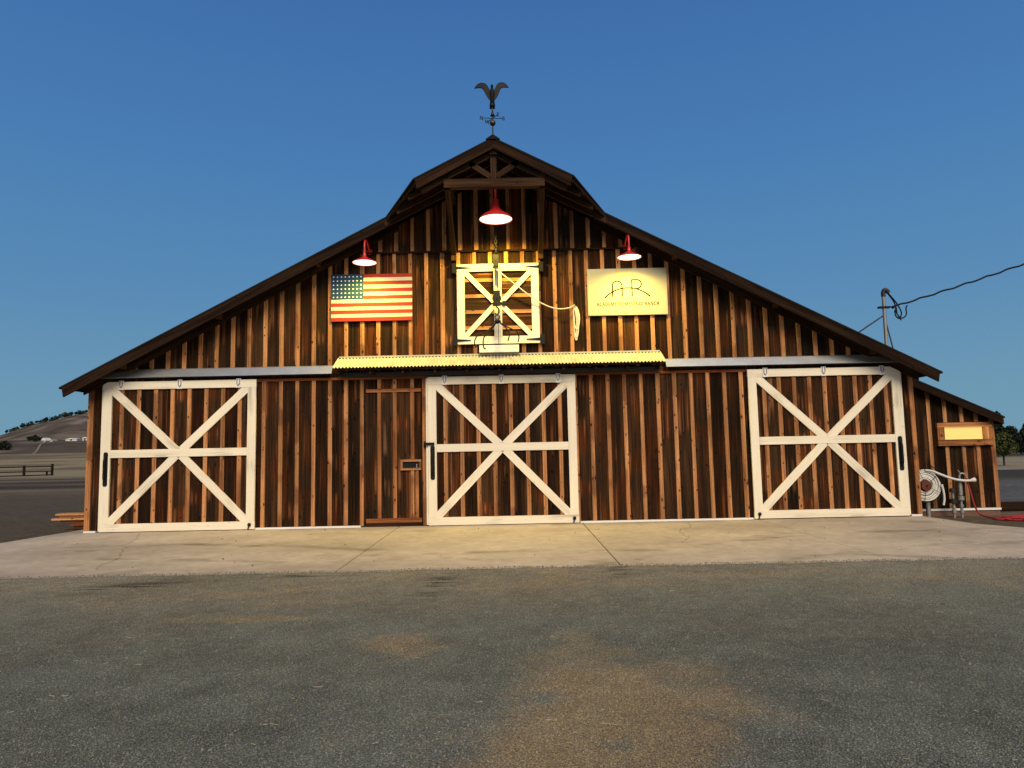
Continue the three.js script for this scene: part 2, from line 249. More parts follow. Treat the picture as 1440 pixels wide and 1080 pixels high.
// concrete apron: slabs with open joints
{
  const apron = new THREE.Group(); apron.name = 'concrete_apron'; apron.userData.kind = 'structure'; scene.add(apron);
  // one map over the whole apron (40 m by 8 m): cement tone, trowel clouds, tyre scuffs, spills, hairline cracks
  const tyre = (x, z, cx, cz, rad, w) => { const d = Math.abs(Math.hypot(x - cx, z - cz) - rad); return Math.exp(-d * d / (w * w)); };
  const spills = []; { const q = mulberry(88); for (let i = 0; i < 46; i++) spills.push([-9 + 19 * q(), 0.2 + 5 * q(), 0.05 + 0.25 * q() * q(), 0.3 + 0.7 * q()]); }
  const cracks = [[-6.9, 0.3, 0.35, 4.6], [3.6, 0.1, -0.2, 3.1], [6.9, 2.0, 0.25, 3.2]];
  const conc = tex(2048, 512, (u, v, o) => {
    const x = -20 + 40 * u, z = -1.5 + 8 * v, n1 = fbm(x * 0.45 + 9, z * 0.8, 5), n2 = fbm(x * 2.2, z * 2.2 + 4, 4, 1), n3 = fbm(x * 11, z * 11, 3, 2);
    let l = 138 + 46 * n1 + 22 * (n2 - 0.5) + 22 * (n3 - 0.5), dirt = 0;
    for (const [cx, cz, rad, w] of [[-6.4, 11.2, 7.6, 0.13], [-6.4, 11.2, 9.1, 0.13], [0.4, 15, 11.3, 0.12], [7.5, 10.4, 6.6, 0.14], [7.5, 10.4, 8.2, 0.14]]) dirt += 0.6 * tyre(x, z, cx, cz, rad, w) * ss(0.42, 0.68, fbm(x * 1.7 + rad, z * 3, 4, 3));
    for (const q of spills) { const d = Math.hypot(x - q[0], (z - q[1]) * 1.3) / q[2]; if (d < 2) dirt += 0.5 * q[3] * (1 - ss(0.5, 1.3, d + (n2 - 0.5) * 1.6)); }
    for (const [x0, z0, sl, z1] of cracks) if (z > z0 && z < z1) { const d = Math.abs(x - x0 - sl * (z - z0) - 0.5 * (fbm(z * 1.4 + x0, 2.2, 4) - 0.5)); if (d < 0.016) dirt += 0.9 * (1 - d / 0.016); }
    dirt += 0.5 * ss(5.0, 5.3, z + 0.5 * (n2 - 0.5));
    l *= 1 - 0.3 * Math.min(1.3, dirt); o[0] = l * 1.04; o[1] = l * 0.965; o[2] = l * (0.88 - 0.05 * Math.min(1, dirt));
  });
  const cb = tex(512, 512, (u, v, o) => { o[0] = o[1] = o[2] = 128 + 70 * (vnoise(u * 128, v * 128, 128, 128, 1) - 0.5) + 90 * (vnoise(u * 40, v * 40, 40, 40, 2) - 0.5); }, false); cb.repeat.set(18, 4);
  const mat = new THREE.MeshPhysicalMaterial({ map: conc, roughness: 0.9, bumpMap: cb, bumpScale: 0.003, specularIntensity: 0.3 });
  const js = [-9.0, -5.6, -2.02, 1.6, 5.05, 8.3];
  const slab = (poly) => {           // polygon [x, z] seen from above, clockwise
    const s = new THREE.Shape(poly.map(p => new THREE.Vector2(p[0], -p[1]))), e = new THREE.ExtrudeGeometry(s, { depth: 0.14, bevelEnabled: true, bevelThickness: 0.006, bevelSize: 0.006, bevelOffset: -0.006, bevelSegments: 1, steps: 1 });
    e.rotateX(-Math.PI / 2); const p = e.attributes.position; for (let i = 0; i < p.count; i++) p.setY(i, p.getY(i) - 0.146 + slabY(p.getZ(i)));
    const uv = e.attributes.uv; for (let i = 0; i < p.count; i++) uv.setXY(i, (p.getX(i) + 20) / 40, (p.getZ(i) + 1.5) / 8); e.computeVertexNormals(); part('slab', e.toNonIndexed ? e : e, mat, apron);
  };
  const gap = 0.007;
  for (let i = 0; i < js.length - 1; i++) slab([[js[i] + gap - (i ? 0 : -0.35), i ? -0.2 : -0.75], [js[i + 1] - gap, -0.2], [js[i + 1] - gap, 5.6], [js[i] + gap - (i ? 0 : 0.45), 5.6]]);
  slab([[8.3 + gap, 0.02], [8.42, 1.5], [8.85, 2.25], [10.4, 3.3], [13, 4.2], [18, 5.0], [18, 5.6], [8.3 + gap, 5.6]]);
  slab([[-20, 4.4], [-14, 2.9], [-9.16, 1.35], [-9.46 + 0.0, 5.6], [-20, 5.6]]);
}

// ---------------------------------------------------------------- barn
const SL = 0.5145, RIDGE = 7.3;                         // roof slope and ridge height (top of the roof)
const roofY = (x) => RIDGE - SL * Math.abs(x);
const barn = thing('barn', 'large brown board and batten barn with long sloping roof and white X doors', 'barn');
const HW = 8.22, XR = 8.29;                                        // half width of the front wall
const WT = 0.11;                                        // roof build-up over the wall
const wallTop = (x) => roofY(x) - WT;
{
  // closed body behind the siding
  const sh = new THREE.Shape(); sh.moveTo(-HW + 0.05, 0.02); sh.lineTo(HW - 0.05, 0.02); sh.lineTo(HW - 0.05, wallTop(HW) - 0.06); sh.lineTo(0, wallTop(0) - 0.06); sh.lineTo(-HW + 0.05, wallTop(HW) - 0.06);
  const g = new THREE.ExtrudeGeometry(sh, { depth: 13.9, bevelEnabled: false }); g.translate(0, 0, -13.92);
  part('wall_core', g, M.roof, barn);
  // side boards, laid so that the long walls read as boarded too
  const UP = (k) => 0.03 + (k + 0.5) * 0.3275;
  const lowL = [-8.16, -7.95, -4.73, -4.39, -4.06, -3.73, -3.40, -3.08, -2.76], lowR = []; for (let k = 0; k < 10; k++) lowR.push(1.85 + 0.3355 * k);
  const TR = 3.13;                                     // height of the door track
  const SEAM = 5.6;
  const addBoards = (xs, y0, y1, z0, z1) => { for (let i = 0; i < xs.length - 1; i++) { const a = xs[i] + 0.003, b = xs[i + 1] - 0.003; if (b - a < 0.03) continue; const l = Math.min(y1, wallTop(a)), r = Math.min(y1, wallTop(b)); if (Math.max(l, r) - y0 < 0.04) continue; part('siding_board', upright(a, b, y0, Math.max(l, y0 + 0.01), Math.max(r, y0 + 0.01), z0 - rr(0, 0.004), z1 + rr(-0.004, 0.004), boardTone()), M.board, barn); } };
  const addBattens = (xs, y0, y1, z0, z1, w = 0.078) => { for (const x of xs) { const ww = w * rr(0.92, 1.08), a = x - ww / 2, b = x + ww / 2, l = Math.min(y1, wallTop(a)), r = Math.min(y1, wallTop(b)); if (Math.min(l, r) - y0 < 0.05) continue; const lean = 0; part('batten', upright(a + lean, b + lean, y0, l, r, z0, z1 + rr(-0.003, 0.003), tone(0.08, 0.03)), M.batten, barn); } };
  // upper wall between the track and the seam
  const up = []; for (let k = -25; k <= 24; k++) up.push(UP(k));
  addBoards([-HW, ...up.filter(x => Math.abs(x) < HW - 0.05), XR], TR, SEAM, 0, 0.022);
  addBattens(up.filter(x => Math.abs(x) < 8.0), TR + 0.02, SEAM - 0.004, 0.0225, 0.052);
  // gable above the seam, lapped over the wall below
  const ga = []; for (let k = -10; k <= 9; k++) ga.push(UP(k) + 0.05);
  addBoards([-3.3, ...ga, 3.35].filter((x, i, l) => true), SEAM, 9, 0.03, 0.056);
  addBattens(ga.filter(x => Math.abs(x) < 2.85), SEAM + 0.002, 9, 0.0565, 0.086);
  part('drip_board', box(-2.78, 2.82, SEAM - 0.035, SEAM - 0.004, 0.053, 0.075, [0.45, 0.42, 0.4]), M.trim, barn);
  // lower wall
  const L0 = 0.06;
  addBoards([-HW, -7.86, ...[7, 6, 5, 4, 3, 2, 1].map(k => -4.73 - 0.4 * k), ...lowL.slice(2), -2.735], L0, TR - 0.005, 0, 0.022);
  addBoards([-1.57, -1.3, -0.9, -0.5, -0.1, 0.3, 0.7, 1.1, 1.51, ...lowR, 5.2, 5.6, 6, 6.4, 6.8, 7.2, 7.6, 7.95, XR], L0, TR - 0.005, 0, 0.022);
  addBattens([...lowL.slice(2), ...lowR, 1.53], L0 + 0.012, TR - 0.1, 0.0225, 0.052);
  part('trim_board', box(-8.0, 8.1, 2.985, 3.035, 0.0235, 0.058, [0.7, 0.45, 0.34]), M.batten, barn);
  // corner boards
  part('corner_board', upright(-HW - 0.04, -HW + 0.07, L0, wallTop(HW + 0.04) - 0.02, wallTop(HW - 0.07) - 0.01, -0.09, 0.055, [1, 0.95, 0.9]), M.batten, barn);
  part('corner_board', upright(XR - 0.06, XR + 0.03, L0, wallTop(XR - 0.06) - 0.01, wallTop(XR + 0.03) - 0.01, -0.09, 0.055, [1, 0.93, 0.86]), M.batten, barn);
  part('door_post', upright(-1.545, -1.445, L0, 2.98, 2.98, 0.0225, 0.056, [0.92, 0.85, 0.8]), M.batten, barn);
  // pale metal flashing at the foot of the wall
  for (const [a, b] of [[-4.88, -2.78], [1.56, 5.0], [8.1, 8.31], [-8.26, -8.02]]) part('base_flashing', box(a, b, 0.047, 0.082, 0.0, 0.066), M.white, barn);
  part('sill_beam', box(-8.2, 8.2, 0.02, 0.046, -0.05, 0.02, [0.5, 0.5, 0.5]), M.trim, barn);

  // walk-in door that disappears into the siding
  const wd = grp('walk_door', barn); { const a = -2.735, b = -1.57;
    const xs = [a, -2.41, -2.10, -1.75, b]; for (let i = 0; i < 4; i++) part('board', upright(xs[i] + 0.003, xs[i + 1] - 0.003, 0.16, TR - 0.005, TR - 0.005, 0, 0.02, boardTone()), M.board, wd);
    for (const x of [-2.41, -2.10, -1.75]) { part('batten', upright(x - 0.036, x + 0.036, x > -1.8 ? 1.37 : 0.215, 2.715, 2.715, 0.0205, 0.05, [0.8, 0.7, 0.64]), M.batten, wd); part('batten', upright(x - 0.036, x + 0.036, 2.79, 2.98, 2.98, 0.0205, 0.05, tone(0.1)), M.batten, wd); }
    for (const x of [-1.752, -1.665]) part('batten', upright(x - 0.034, x + 0.034, 0.215, 1.145, 1.145, 0.0205, 0.05, [1, 0.95, 0.92]), M.batten, wd);
    part('head_rail', box(a + 0.06, b, 2.72, 2.785, 0.0205, 0.053, [0.75, 0.62, 0.56]), M.batten, wd);
    part('kick_rail', box(a + 0.06, b, 0.13, 0.21, 0.0205, 0.056, [0.55, 0.42, 0.36]), M.batten, wd);
    part('threshold', box(a + 0.06, b, 0.055, 0.125, -0.02, 0.05, [0.5, 0.4, 0.36]), M.trim, wd);
    const y0 = 1.15, y1 = 1.365, x0 = -1.99, x1 = -1.575, w = 0.045;
    part('latch_frame', merged([box(x0, x1, y1 - w, y1, 0.0205, 0.066), box(x0, x1, y0, y0 + w, 0.0205, 0.066), box(x0, x0 + w, y0 + w, y1 - w, 0.0205, 0.066), box(x1 - w, x1, y0 + w, y1 - w, 0.0205, 0.066)]).setAttribute('color', new THREE.Float32BufferAttribute(new Float32Array(4 * 36 * 3).fill(0.8), 3)), M.batten, wd);
    part('latch_plate', box(x0 + w, x1 - w, y0 + w, y1 - w, 0.0205, 0.03), M.black, wd);
    part('latch_lever', rod([x1 - 0.09, 1.2, 0.06], [x1 - 0.09, 1.275, 0.06], 0.013), M.galv, wd);
  }

  // sliding doors
  const slide = (x0, x1, y0, y1, n, off, pitch, handle, stay) => {
    const d = grp('sliding_door', barn), zb = 0.062, zf = 0.128, S = 0.165, R = 0.155;
    x0 = nx(x0, zf); x1 = nx(x1, zf); y0 = ny(y0, zf); y1 = ny(y1, zf); const xm = (x0 + x1) / 2, ym = (y0 + y1) / 2 + 0.045;
    const bx = []; for (let k = 0; k < n; k++) bx.push(x0 + off + k * pitch);
    const ed = [x0 + 0.02, ...bx, x1 - 0.02]; for (let i = 0; i < ed.length - 1; i++) part('board', upright(ed[i] + 0.003, ed[i + 1] - 0.003, y0 + 0.02, y1 - 0.02, y1 - 0.02, zb, 0.084 + rr(-0.003, 0.001), boardTone()), M.board, d);
    for (const x of bx) part('batten', upright(x - 0.04, x + 0.04, y0 + R - 0.02, y1 - R + 0.02, y1 - R + 0.02, 0.0855, 0.104, tone(0.16, 0.04)), M.batten, d);
    part('stile', upright(x0, x0 + S, y0 + R, y1 - R, y1 - R, 0.0856, zf), M.paint, d); part('stile', upright(x1 - S, x1, y0 + R, y1 - R, y1 - R, 0.0856, zf), M.paint, d);
    part('top_rail', box(x0 - 0.004, x1 + 0.004, y1 - R + 0.002, y1, 0.0856, zf + 0.003), M.paint, d); part('bottom_rail', box(x0 - 0.004, x1 + 0.004, y0, y0 + R - 0.002, 0.0856, zf + 0.003), M.paint, d);
    part('middle_rail', box(x0 + S + 0.002, x1 - S - 0.002, ym - 0.077, ym + 0.077, 0.0856, zf), M.paint, d);
    for (const sx of [-1, 1]) for (const sy of [-1, 1]) { const cx = sx < 0 ? x0 + S - 0.045 : x1 - S + 0.045, cy = sy < 0 ? y0 + R - 0.045 : y1 - R + 0.045; part('brace', beam([cx, cy, 0.105], [xm, ym, 0.105], 0.155, 0.036, [0, 1, 0]), M.paint, d); }
    part('side_edge', upright(handle < 0 ? x0 - 0.045 : x1 + 0.006, handle < 0 ? x0 - 0.006 : x1 + 0.045, y0 + 0.01, y1 - 0.02, y1 - 0.02, zb, 0.098), M.paint, d);
    const hx = handle < 0 ? x0 + 0.085 : x1 - 0.085, plate = new THREE.Shape(); const hw = 0.042, hh = 0.335; plate.moveTo(-hw, -hh + 0.03); plate.lineTo(-hw + 0.015, -hh); plate.lineTo(hw - 0.015, -hh); plate.lineTo(hw, -hh + 0.03); plate.lineTo(hw, hh - 0.03); plate.lineTo(hw - 0.015, hh); plate.lineTo(-hw + 0.015, hh); plate.lineTo(-hw, hh - 0.03);
    const h = part('handle', merged([moved(new THREE.ExtrudeGeometry(plate, { depth: 0.006, bevelSize: 0.002, bevelThickness: 0.002, bevelSegments: 1 }), hx, 1.29, zf + 0.002), tube([[hx, 1.05, zf + 0.01], [hx, 1.1, zf + 0.06], [hx, 1.29, zf + 0.065], [hx, 1.48, zf + 0.06], [hx, 1.53, zf + 0.01]], 0.018, 20, 8)]), M.black, d);
    for (const t of [0.115, 0.5, 0.885]) { const x = x0 + (x1 - x0) * t, y = y1 - 0.075;
      const hg = grp('hanger', d); part('strap', box(x - 0.048, x + 0.048, y - 0.085, y + 0.1, zf + 0.0035, zf + 0.012), M.white, hg);
      part('bolt', tube([[x - 0.024, y + 0.09, zf + 0.022], [x - 0.026, y + 0.0, zf + 0.024], [x, y - 0.04, zf + 0.026], [x + 0.026, y + 0.0, zf + 0.024], [x + 0.024, y + 0.09, zf + 0.022]], 0.008, 20, 6), M.pipe, hg); }
    const sx = stay < 0 ? x0 + 0.09 : x1 - 0.09; part('foot_bolt', merged([moved(new THREE.SphereGeometry(0.035, 12, 8), sx, y0 + 0.09, zf + 0.02), rod([sx, y0 + 0.08, zf + 0.02], [sx - 0.02, y0 + 0.005, zf + 0.035], 0.012)]), M.black, d);
    return d;
  };
  slide(-7.985, -4.91, 0.052, 3.04, 8, 0.36, 0.337, -1, 1);
  const cd = slide(-1.44, 1.54, 0.052, 3.01, 8, 0.345, 0.327, -1, 1);
  slide(5.03, 8.095, 0.056, 3.035, 9, 0.32, 0.304, 1, -1);
  part('latch', merged([box(-1.5, -1.3, 1.635, 1.69, 0.14, 0.155), box(-1.52, -1.44, 1.6, 1.7, 0.058, 0.09), rod([-1.49, 1.57, 0.12], [-1.49, 1.72, 0.12], 0.012)]), M.black, cd);

  // galvanised door tracks
  const track = (a, b) => { const s = new THREE.Shape(); s.moveTo(0.055, 3.285); s.lineTo(0.125, 3.262); s.lineTo(0.225, 3.1); s.lineTo(0.219, 3.096); s.lineTo(0.12, 3.255); s.lineTo(0.055, 3.277); const g = new THREE.ExtrudeGeometry(s, { depth: b - a, bevelEnabled: false }); g.rotateY(-Math.PI / 2); g.translate(b, 0, 0); part('door_track', g, M.galv, barn); };
  track(-7.93, -3.33); track(3.35, 8.03);
  for (const [a, b] of [[-7.9, -3.35], [3.37, 8.0]]) part('track_rail', box(a, b, 3.085, 3.16, 0.085, 0.15), M.iron, barn);

  // corrugated awning over the middle door
  const aw = grp('awning', barn); {
    const x0 = -3.24, x1 = 3.28, n = 97, seg = n * 10, zs = [0.035, 0.5], ys = [3.425, 3.18], pos = [], uv = [], idx = [];
    for (const side of [0, 1]) for (let j = 0; j < 2; j++) for (let i = 0; i <= seg; i++) { const t = i / seg, x = x0 + (x1 - x0) * t, c = Math.cos(t * n * 2 * Math.PI) * 0.0125; pos.push(x, ys[j] + c * 0.9 - side * 0.004, zs[j] + c * 0.35); uv.push(x / 1.2, j * 0.4); }
    const w = seg + 1; for (const s of [0, 1]) for (let i = 0; i < seg; i++) { const a = s * 2 * w + i, b = a + w; s ? idx.push(a, a + 1, b, a + 1, b + 1, b) : idx.push(a, b, a + 1, a + 1, b, b + 1); }
    for (let i = 0; i < seg; i++) { const a = w + i, b = 3 * w + i; idx.push(a, b, a + 1, a + 1, b, b + 1); }
    const g = new THREE.BufferGeometry(); g.setAttribute('position', new THREE.Float32BufferAttribute(pos, 3)); g.setAttribute('uv', new THREE.Float32BufferAttribute(uv, 2)); g.setIndex(idx); g.computeVertexNormals();
    part('roof_sheet', g, M.tin, aw);
    part('ledger', box(-3.2, 3.24, 3.05, 3.125, 0.0235, 0.075, [0.55, 0.5, 0.46]), M.trim, aw);
    part('wall_flashing', beam([-3.22, 3.445, 0.045], [3.26, 3.445, 0.045], 0.03, 0.02), M.tin, aw);
    for (let k = 0; k < 11; k++) { const x = -3.15 + k * 0.634; part('bracket', merged([beam([x, 3.09, 0.1], [x, 3.09, 0.4], 0.05, 0.045, [0, 1, 0]), beam([x, 3.37, 0.07], [x, 3.15, 0.47], 0.04, 0.045, [0, 1, 0]), box(x - 0.0225, x + 0.0225, 3.06, 3.34, 0.076, 0.1)]).setAttribute('color', new THREE.Float32BufferAttribute(new Float32Array(324).fill(0.7), 3)), M.trim, aw); }
    part('purlin', box(-3.2, 3.24, 3.135, 3.165, 0.405, 0.45, [0.5, 0.46, 0.44]), M.trim, aw);
    part('track_rail', box(-3.2, 3.24, 3.03, 3.115, 0.135, 0.165), M.iron, aw);
  }

  // roof: two slopes whose front edge runs out into the hay hood
  const roof = grp('roof', barn), FZ = 0.55, HZ = 1.6, HX = 1.49, BX = 2.18;
  for (const s of [-1, 1]) {
    const EX = s < 0 ? 8.55 : 8.64, plan = [[0, HZ], [HX, HZ], [BX, FZ], [EX, FZ], [EX, -14.3], [0, -14.3]], sh = new THREE.Shape(plan.map(p => new THREE.Vector2(p[0], -p[1])));
    const g = new THREE.ExtrudeGeometry(sh, { depth: 0.035, bevelEnabled: false }); g.rotateX(-Math.PI / 2); const p = g.attributes.position; for (let i = 0; i < p.count; i++) { const x = p.getX(i); p.setXYZ(i, s * x, p.getY(i) - 0.035 + RIDGE - SL * x, p.getZ(i)); }
    if (s < 0) { const a = g.attributes.position.array; for (let i = 0; i < a.length; i += 9) for (let k = 0; k < 3; k++) { const t = a[i + 3 + k]; a[i + 3 + k] = a[i + 6 + k]; a[i + 6 + k] = t; } }
    g.computeVertexNormals(); part('slope', g, M.roof, roof);
    // barge boards; plumb-cut rafters behind them
    const raft = (name, xa, xb, z0, z1, dep, drop, tint, tail = 0) => part(name, hexa(s > 0 ? [[xa, roofY(xa) - drop - dep, z1], [xb - tail, roofY(xb) - drop - dep, z1], [xb, roofY(xb) - drop, z1], [xa, roofY(xa) - drop, z1], [xa, roofY(xa) - drop - dep, z0], [xb - tail, roofY(xb) - drop - dep, z0], [xb, roofY(xb) - drop, z0], [xa, roofY(xa) - drop, z0]]
      : [[-xb + tail, roofY(xb) - drop - dep, z1], [-xa, roofY(xa) - drop - dep, z1], [-xa, roofY(xa) - drop, z1], [-xb, roofY(xb) - drop, z1], [-xb + tail, roofY(xb) - drop - dep, z0], [-xa, roofY(xa) - drop - dep, z0], [-xa, roofY(xa) - drop, z0], [-xb, roofY(xb) - drop, z0]], [s, -SL, 0], tint), M.trim, roof);
    raft('barge_board', 2.2, EX - 0.05, FZ - 0.055, FZ - 0.01, 0.18, 0.036, [0.34, 0.32, 0.31], 0.03);
    raft('barge_board', 0.001, 1.455, HZ - 0.055, HZ - 0.01, 0.175, 0.036, [0.46, 0.41, 0.38], 0.03);
    raft('rafter', 0.001, 1.63, 1.2, 1.245, 0.17, 0.036, [0.7, 0.66, 0.62]);
    raft('rafter', 0.001, 1.9, 0.84, 0.885, 0.17, 0.036, [0.7, 0.66, 0.62]);
    raft('rafter', 0.001, 2.2, FZ - 0.055, FZ - 0.01, 0.17, 0.036, [0.62, 0.6, 0.58]);
    raft('rafter', 2.0, EX - 0.24, 0.1, 0.145, 0.2, 0.045, [0.6, 0.58, 0.56]);
    // board along the slanting edge of the hood
    const e0 = [s * (HX - 0.02), roofY(HX) - 0.065, HZ - 0.06], e1 = [s * (BX - 0.02), roofY(BX) - 0.065, FZ]; part('edge_board', beam(e0, e1, 0.05, 0.025, [0, 1, 0], [0.6, 0.58, 0.55]), M.trim, roof);
    for (const [x, z1] of [[3.6, 0.49], [5.6, 0.49], [7.5, 0.49]]) part('lookout', box(s * x - 0.045, s * x + 0.045, roofY(x) - 0.17, roofY(x) - 0.07, 0.15, z1, [0.7, 0.65, 0.6]), M.trim, roof);
  }
  part('ridge_cap', hexa([[-0.13, RIDGE - 0.045, HZ + 0.02], [0.13, RIDGE - 0.045, HZ + 0.02], [0.02, RIDGE + 0.035, HZ + 0.02], [-0.02, RIDGE + 0.035, HZ + 0.02], [-0.13, RIDGE - 0.045, -14.3], [0.13, RIDGE - 0.045, -14.3], [0.02, RIDGE + 0.035, -14.3], [-0.02, RIDGE + 0.035, -14.3]], [0, 0, 1]), M.roof, roof);
  part('ridge_beam', box(-0.07, 0.07, RIDGE - 0.3, RIDGE - 0.06, 0.1, 1.53, [0.6, 0.58, 0.55]), M.trim, roof);

  // truss and knee braces under the hood
  const hood = grp('hood_truss', barn), tz = 1.42;
  part('tie_beam', box(-0.93, 0.95, 6.39, 6.55, tz - 0.07, tz + 0.07, [0.95, 0.9, 0.84]), M.trim, hood);
  part('king_post', upright(-0.055, 0.055, 6.552, 7.02, 7.02, tz - 0.05, tz + 0.05, [0.9, 0.85, 0.8]), M.trim, hood);
  for (const s of [-1, 1]) {
    part('strut', beam([s * 0.06, 6.6, tz], [s * 0.44, 6.86, tz], 0.095, 0.08, [0, 1, 0], [0.9, 0.85, 0.8]), M.trim, hood);
    part('top_chord', beam([s * 0.05, 7.02, tz], [s * 1.36, 7.02 - 1.31 * SL, tz], 0.09, 0.08, [0, 1, 0], [0.85, 0.8, 0.74]), M.trim, hood);
    const xo = s < 0 ? -0.87 : 0.9; part('knee_brace', beam([xo, 6.4, tz - 0.02], [xo, 5.5, 0.1], 0.13, 0.1, [0, 0, 1], [0.95, 0.88, 0.82]), M.trim, hood);
    part('brace_block', box(xo - 0.05, xo + 0.05, 5.37, 5.48, 0.053, 0.17, [0.95, 0.9, 0.85]), M.trim, hood);
    part('plate_beam', box(xo - 0.06, xo + 0.06, 6.552, 6.68, 0.1, tz + 0.07, [0.8, 0.75, 0.7]), M.trim, hood);
  }

  // loft doors
  for (const s of [-1, 1]) {
    const d = grp('loft_door', barn), za = 0.06, zf = 0.125, x0 = s < 0 ? nx(-0.82, zf) : 0.017, x1 = s < 0 ? 0.007 : nx(0.85, zf), y0 = ny(3.67, zf), y1 = ny(5.325, zf), S = 0.15, Si = 0.075;
    const n = 5; for (let k = 0; k < n; k++) { const a = y0 + (y1 - y0) * k / n, b = y0 + (y1 - y0) * (k + 1) / n; part('board', box(x0 + 0.01, x1 - 0.01, a + 0.003, b - 0.003, za, 0.084, boardTone().map(v => v * 1.25)), M.board, d); if (k) part('batten', box(x0 + 0.06, x1 - 0.06, a - 0.035, a + 0.035, 0.0845, 0.102, tone(0.1)), M.batten, d); }
    const so = s < 0 ? x0 : x1 - S, si = s < 0 ? x1 - Si : x0;
    part('stile', upright(so, so + S, y0 + S, y1 - S, y1 - S, 0.0855, zf), M.paint, d); part('stile', upright(si, si + Si, y0 + S, y1 - S, y1 - S, 0.0855, zf), M.paint, d);
    part('top_rail', box(x0, x1, y1 - S + 0.002, y1, 0.0855, zf + 0.003), M.paint, d); part('bottom_rail', box(x0, x1, y0, y0 + S - 0.002, 0.0855, zf + 0.003), M.paint, d);
    const ym = (y0 + y1) / 2, ix = s < 0 ? x1 - Si + 0.03 : x0 + Si - 0.03, ox = s < 0 ? x0 + S - 0.03 : x1 - S + 0.03;
    part('brace', beam([ox, y1 - S + 0.03, 0.104], [ix, ym + 0.01, 0.104], 0.1, 0.036), M.paint, d); part('brace', beam([ox, y0 + S - 0.03, 0.104], [ix, ym - 0.01, 0.104], 0.1, 0.036), M.paint, d);
    for (const y of [y1 - 0.075, y0 + 0.075]) { const xe = s < 0 ? x0 : x1; const sh = new THREE.Shape(); sh.moveTo(0, -0.028); sh.lineTo(0, 0.028); sh.lineTo(-s * 0.27, 0.008); sh.lineTo(-s * 0.27, -0.008); const hg = grp('hinge', d); part('strap', moved(new THREE.ExtrudeGeometry(sh, { depth: 0.008, bevelEnabled: false }), xe, y, zf + 0.0045), M.black, hg); part('plate', box(s < 0 ? xe - 0.1 : xe + 0.012, s < 0 ? xe - 0.012 : xe + 0.1, y - 0.1, y + 0.1, 0.053, 0.13), M.black, hg); }
    if (s > 0) part('latch_bar', merged([box(-0.1, 0.2, ym - 0.02, ym + 0.02, zf + 0.004, zf + 0.02), box(0.1, 0.16, ym - 0.045, ym + 0.045, zf + 0.0045, zf + 0.03)]), M.black, d);
  }
}
shadowed(barn);

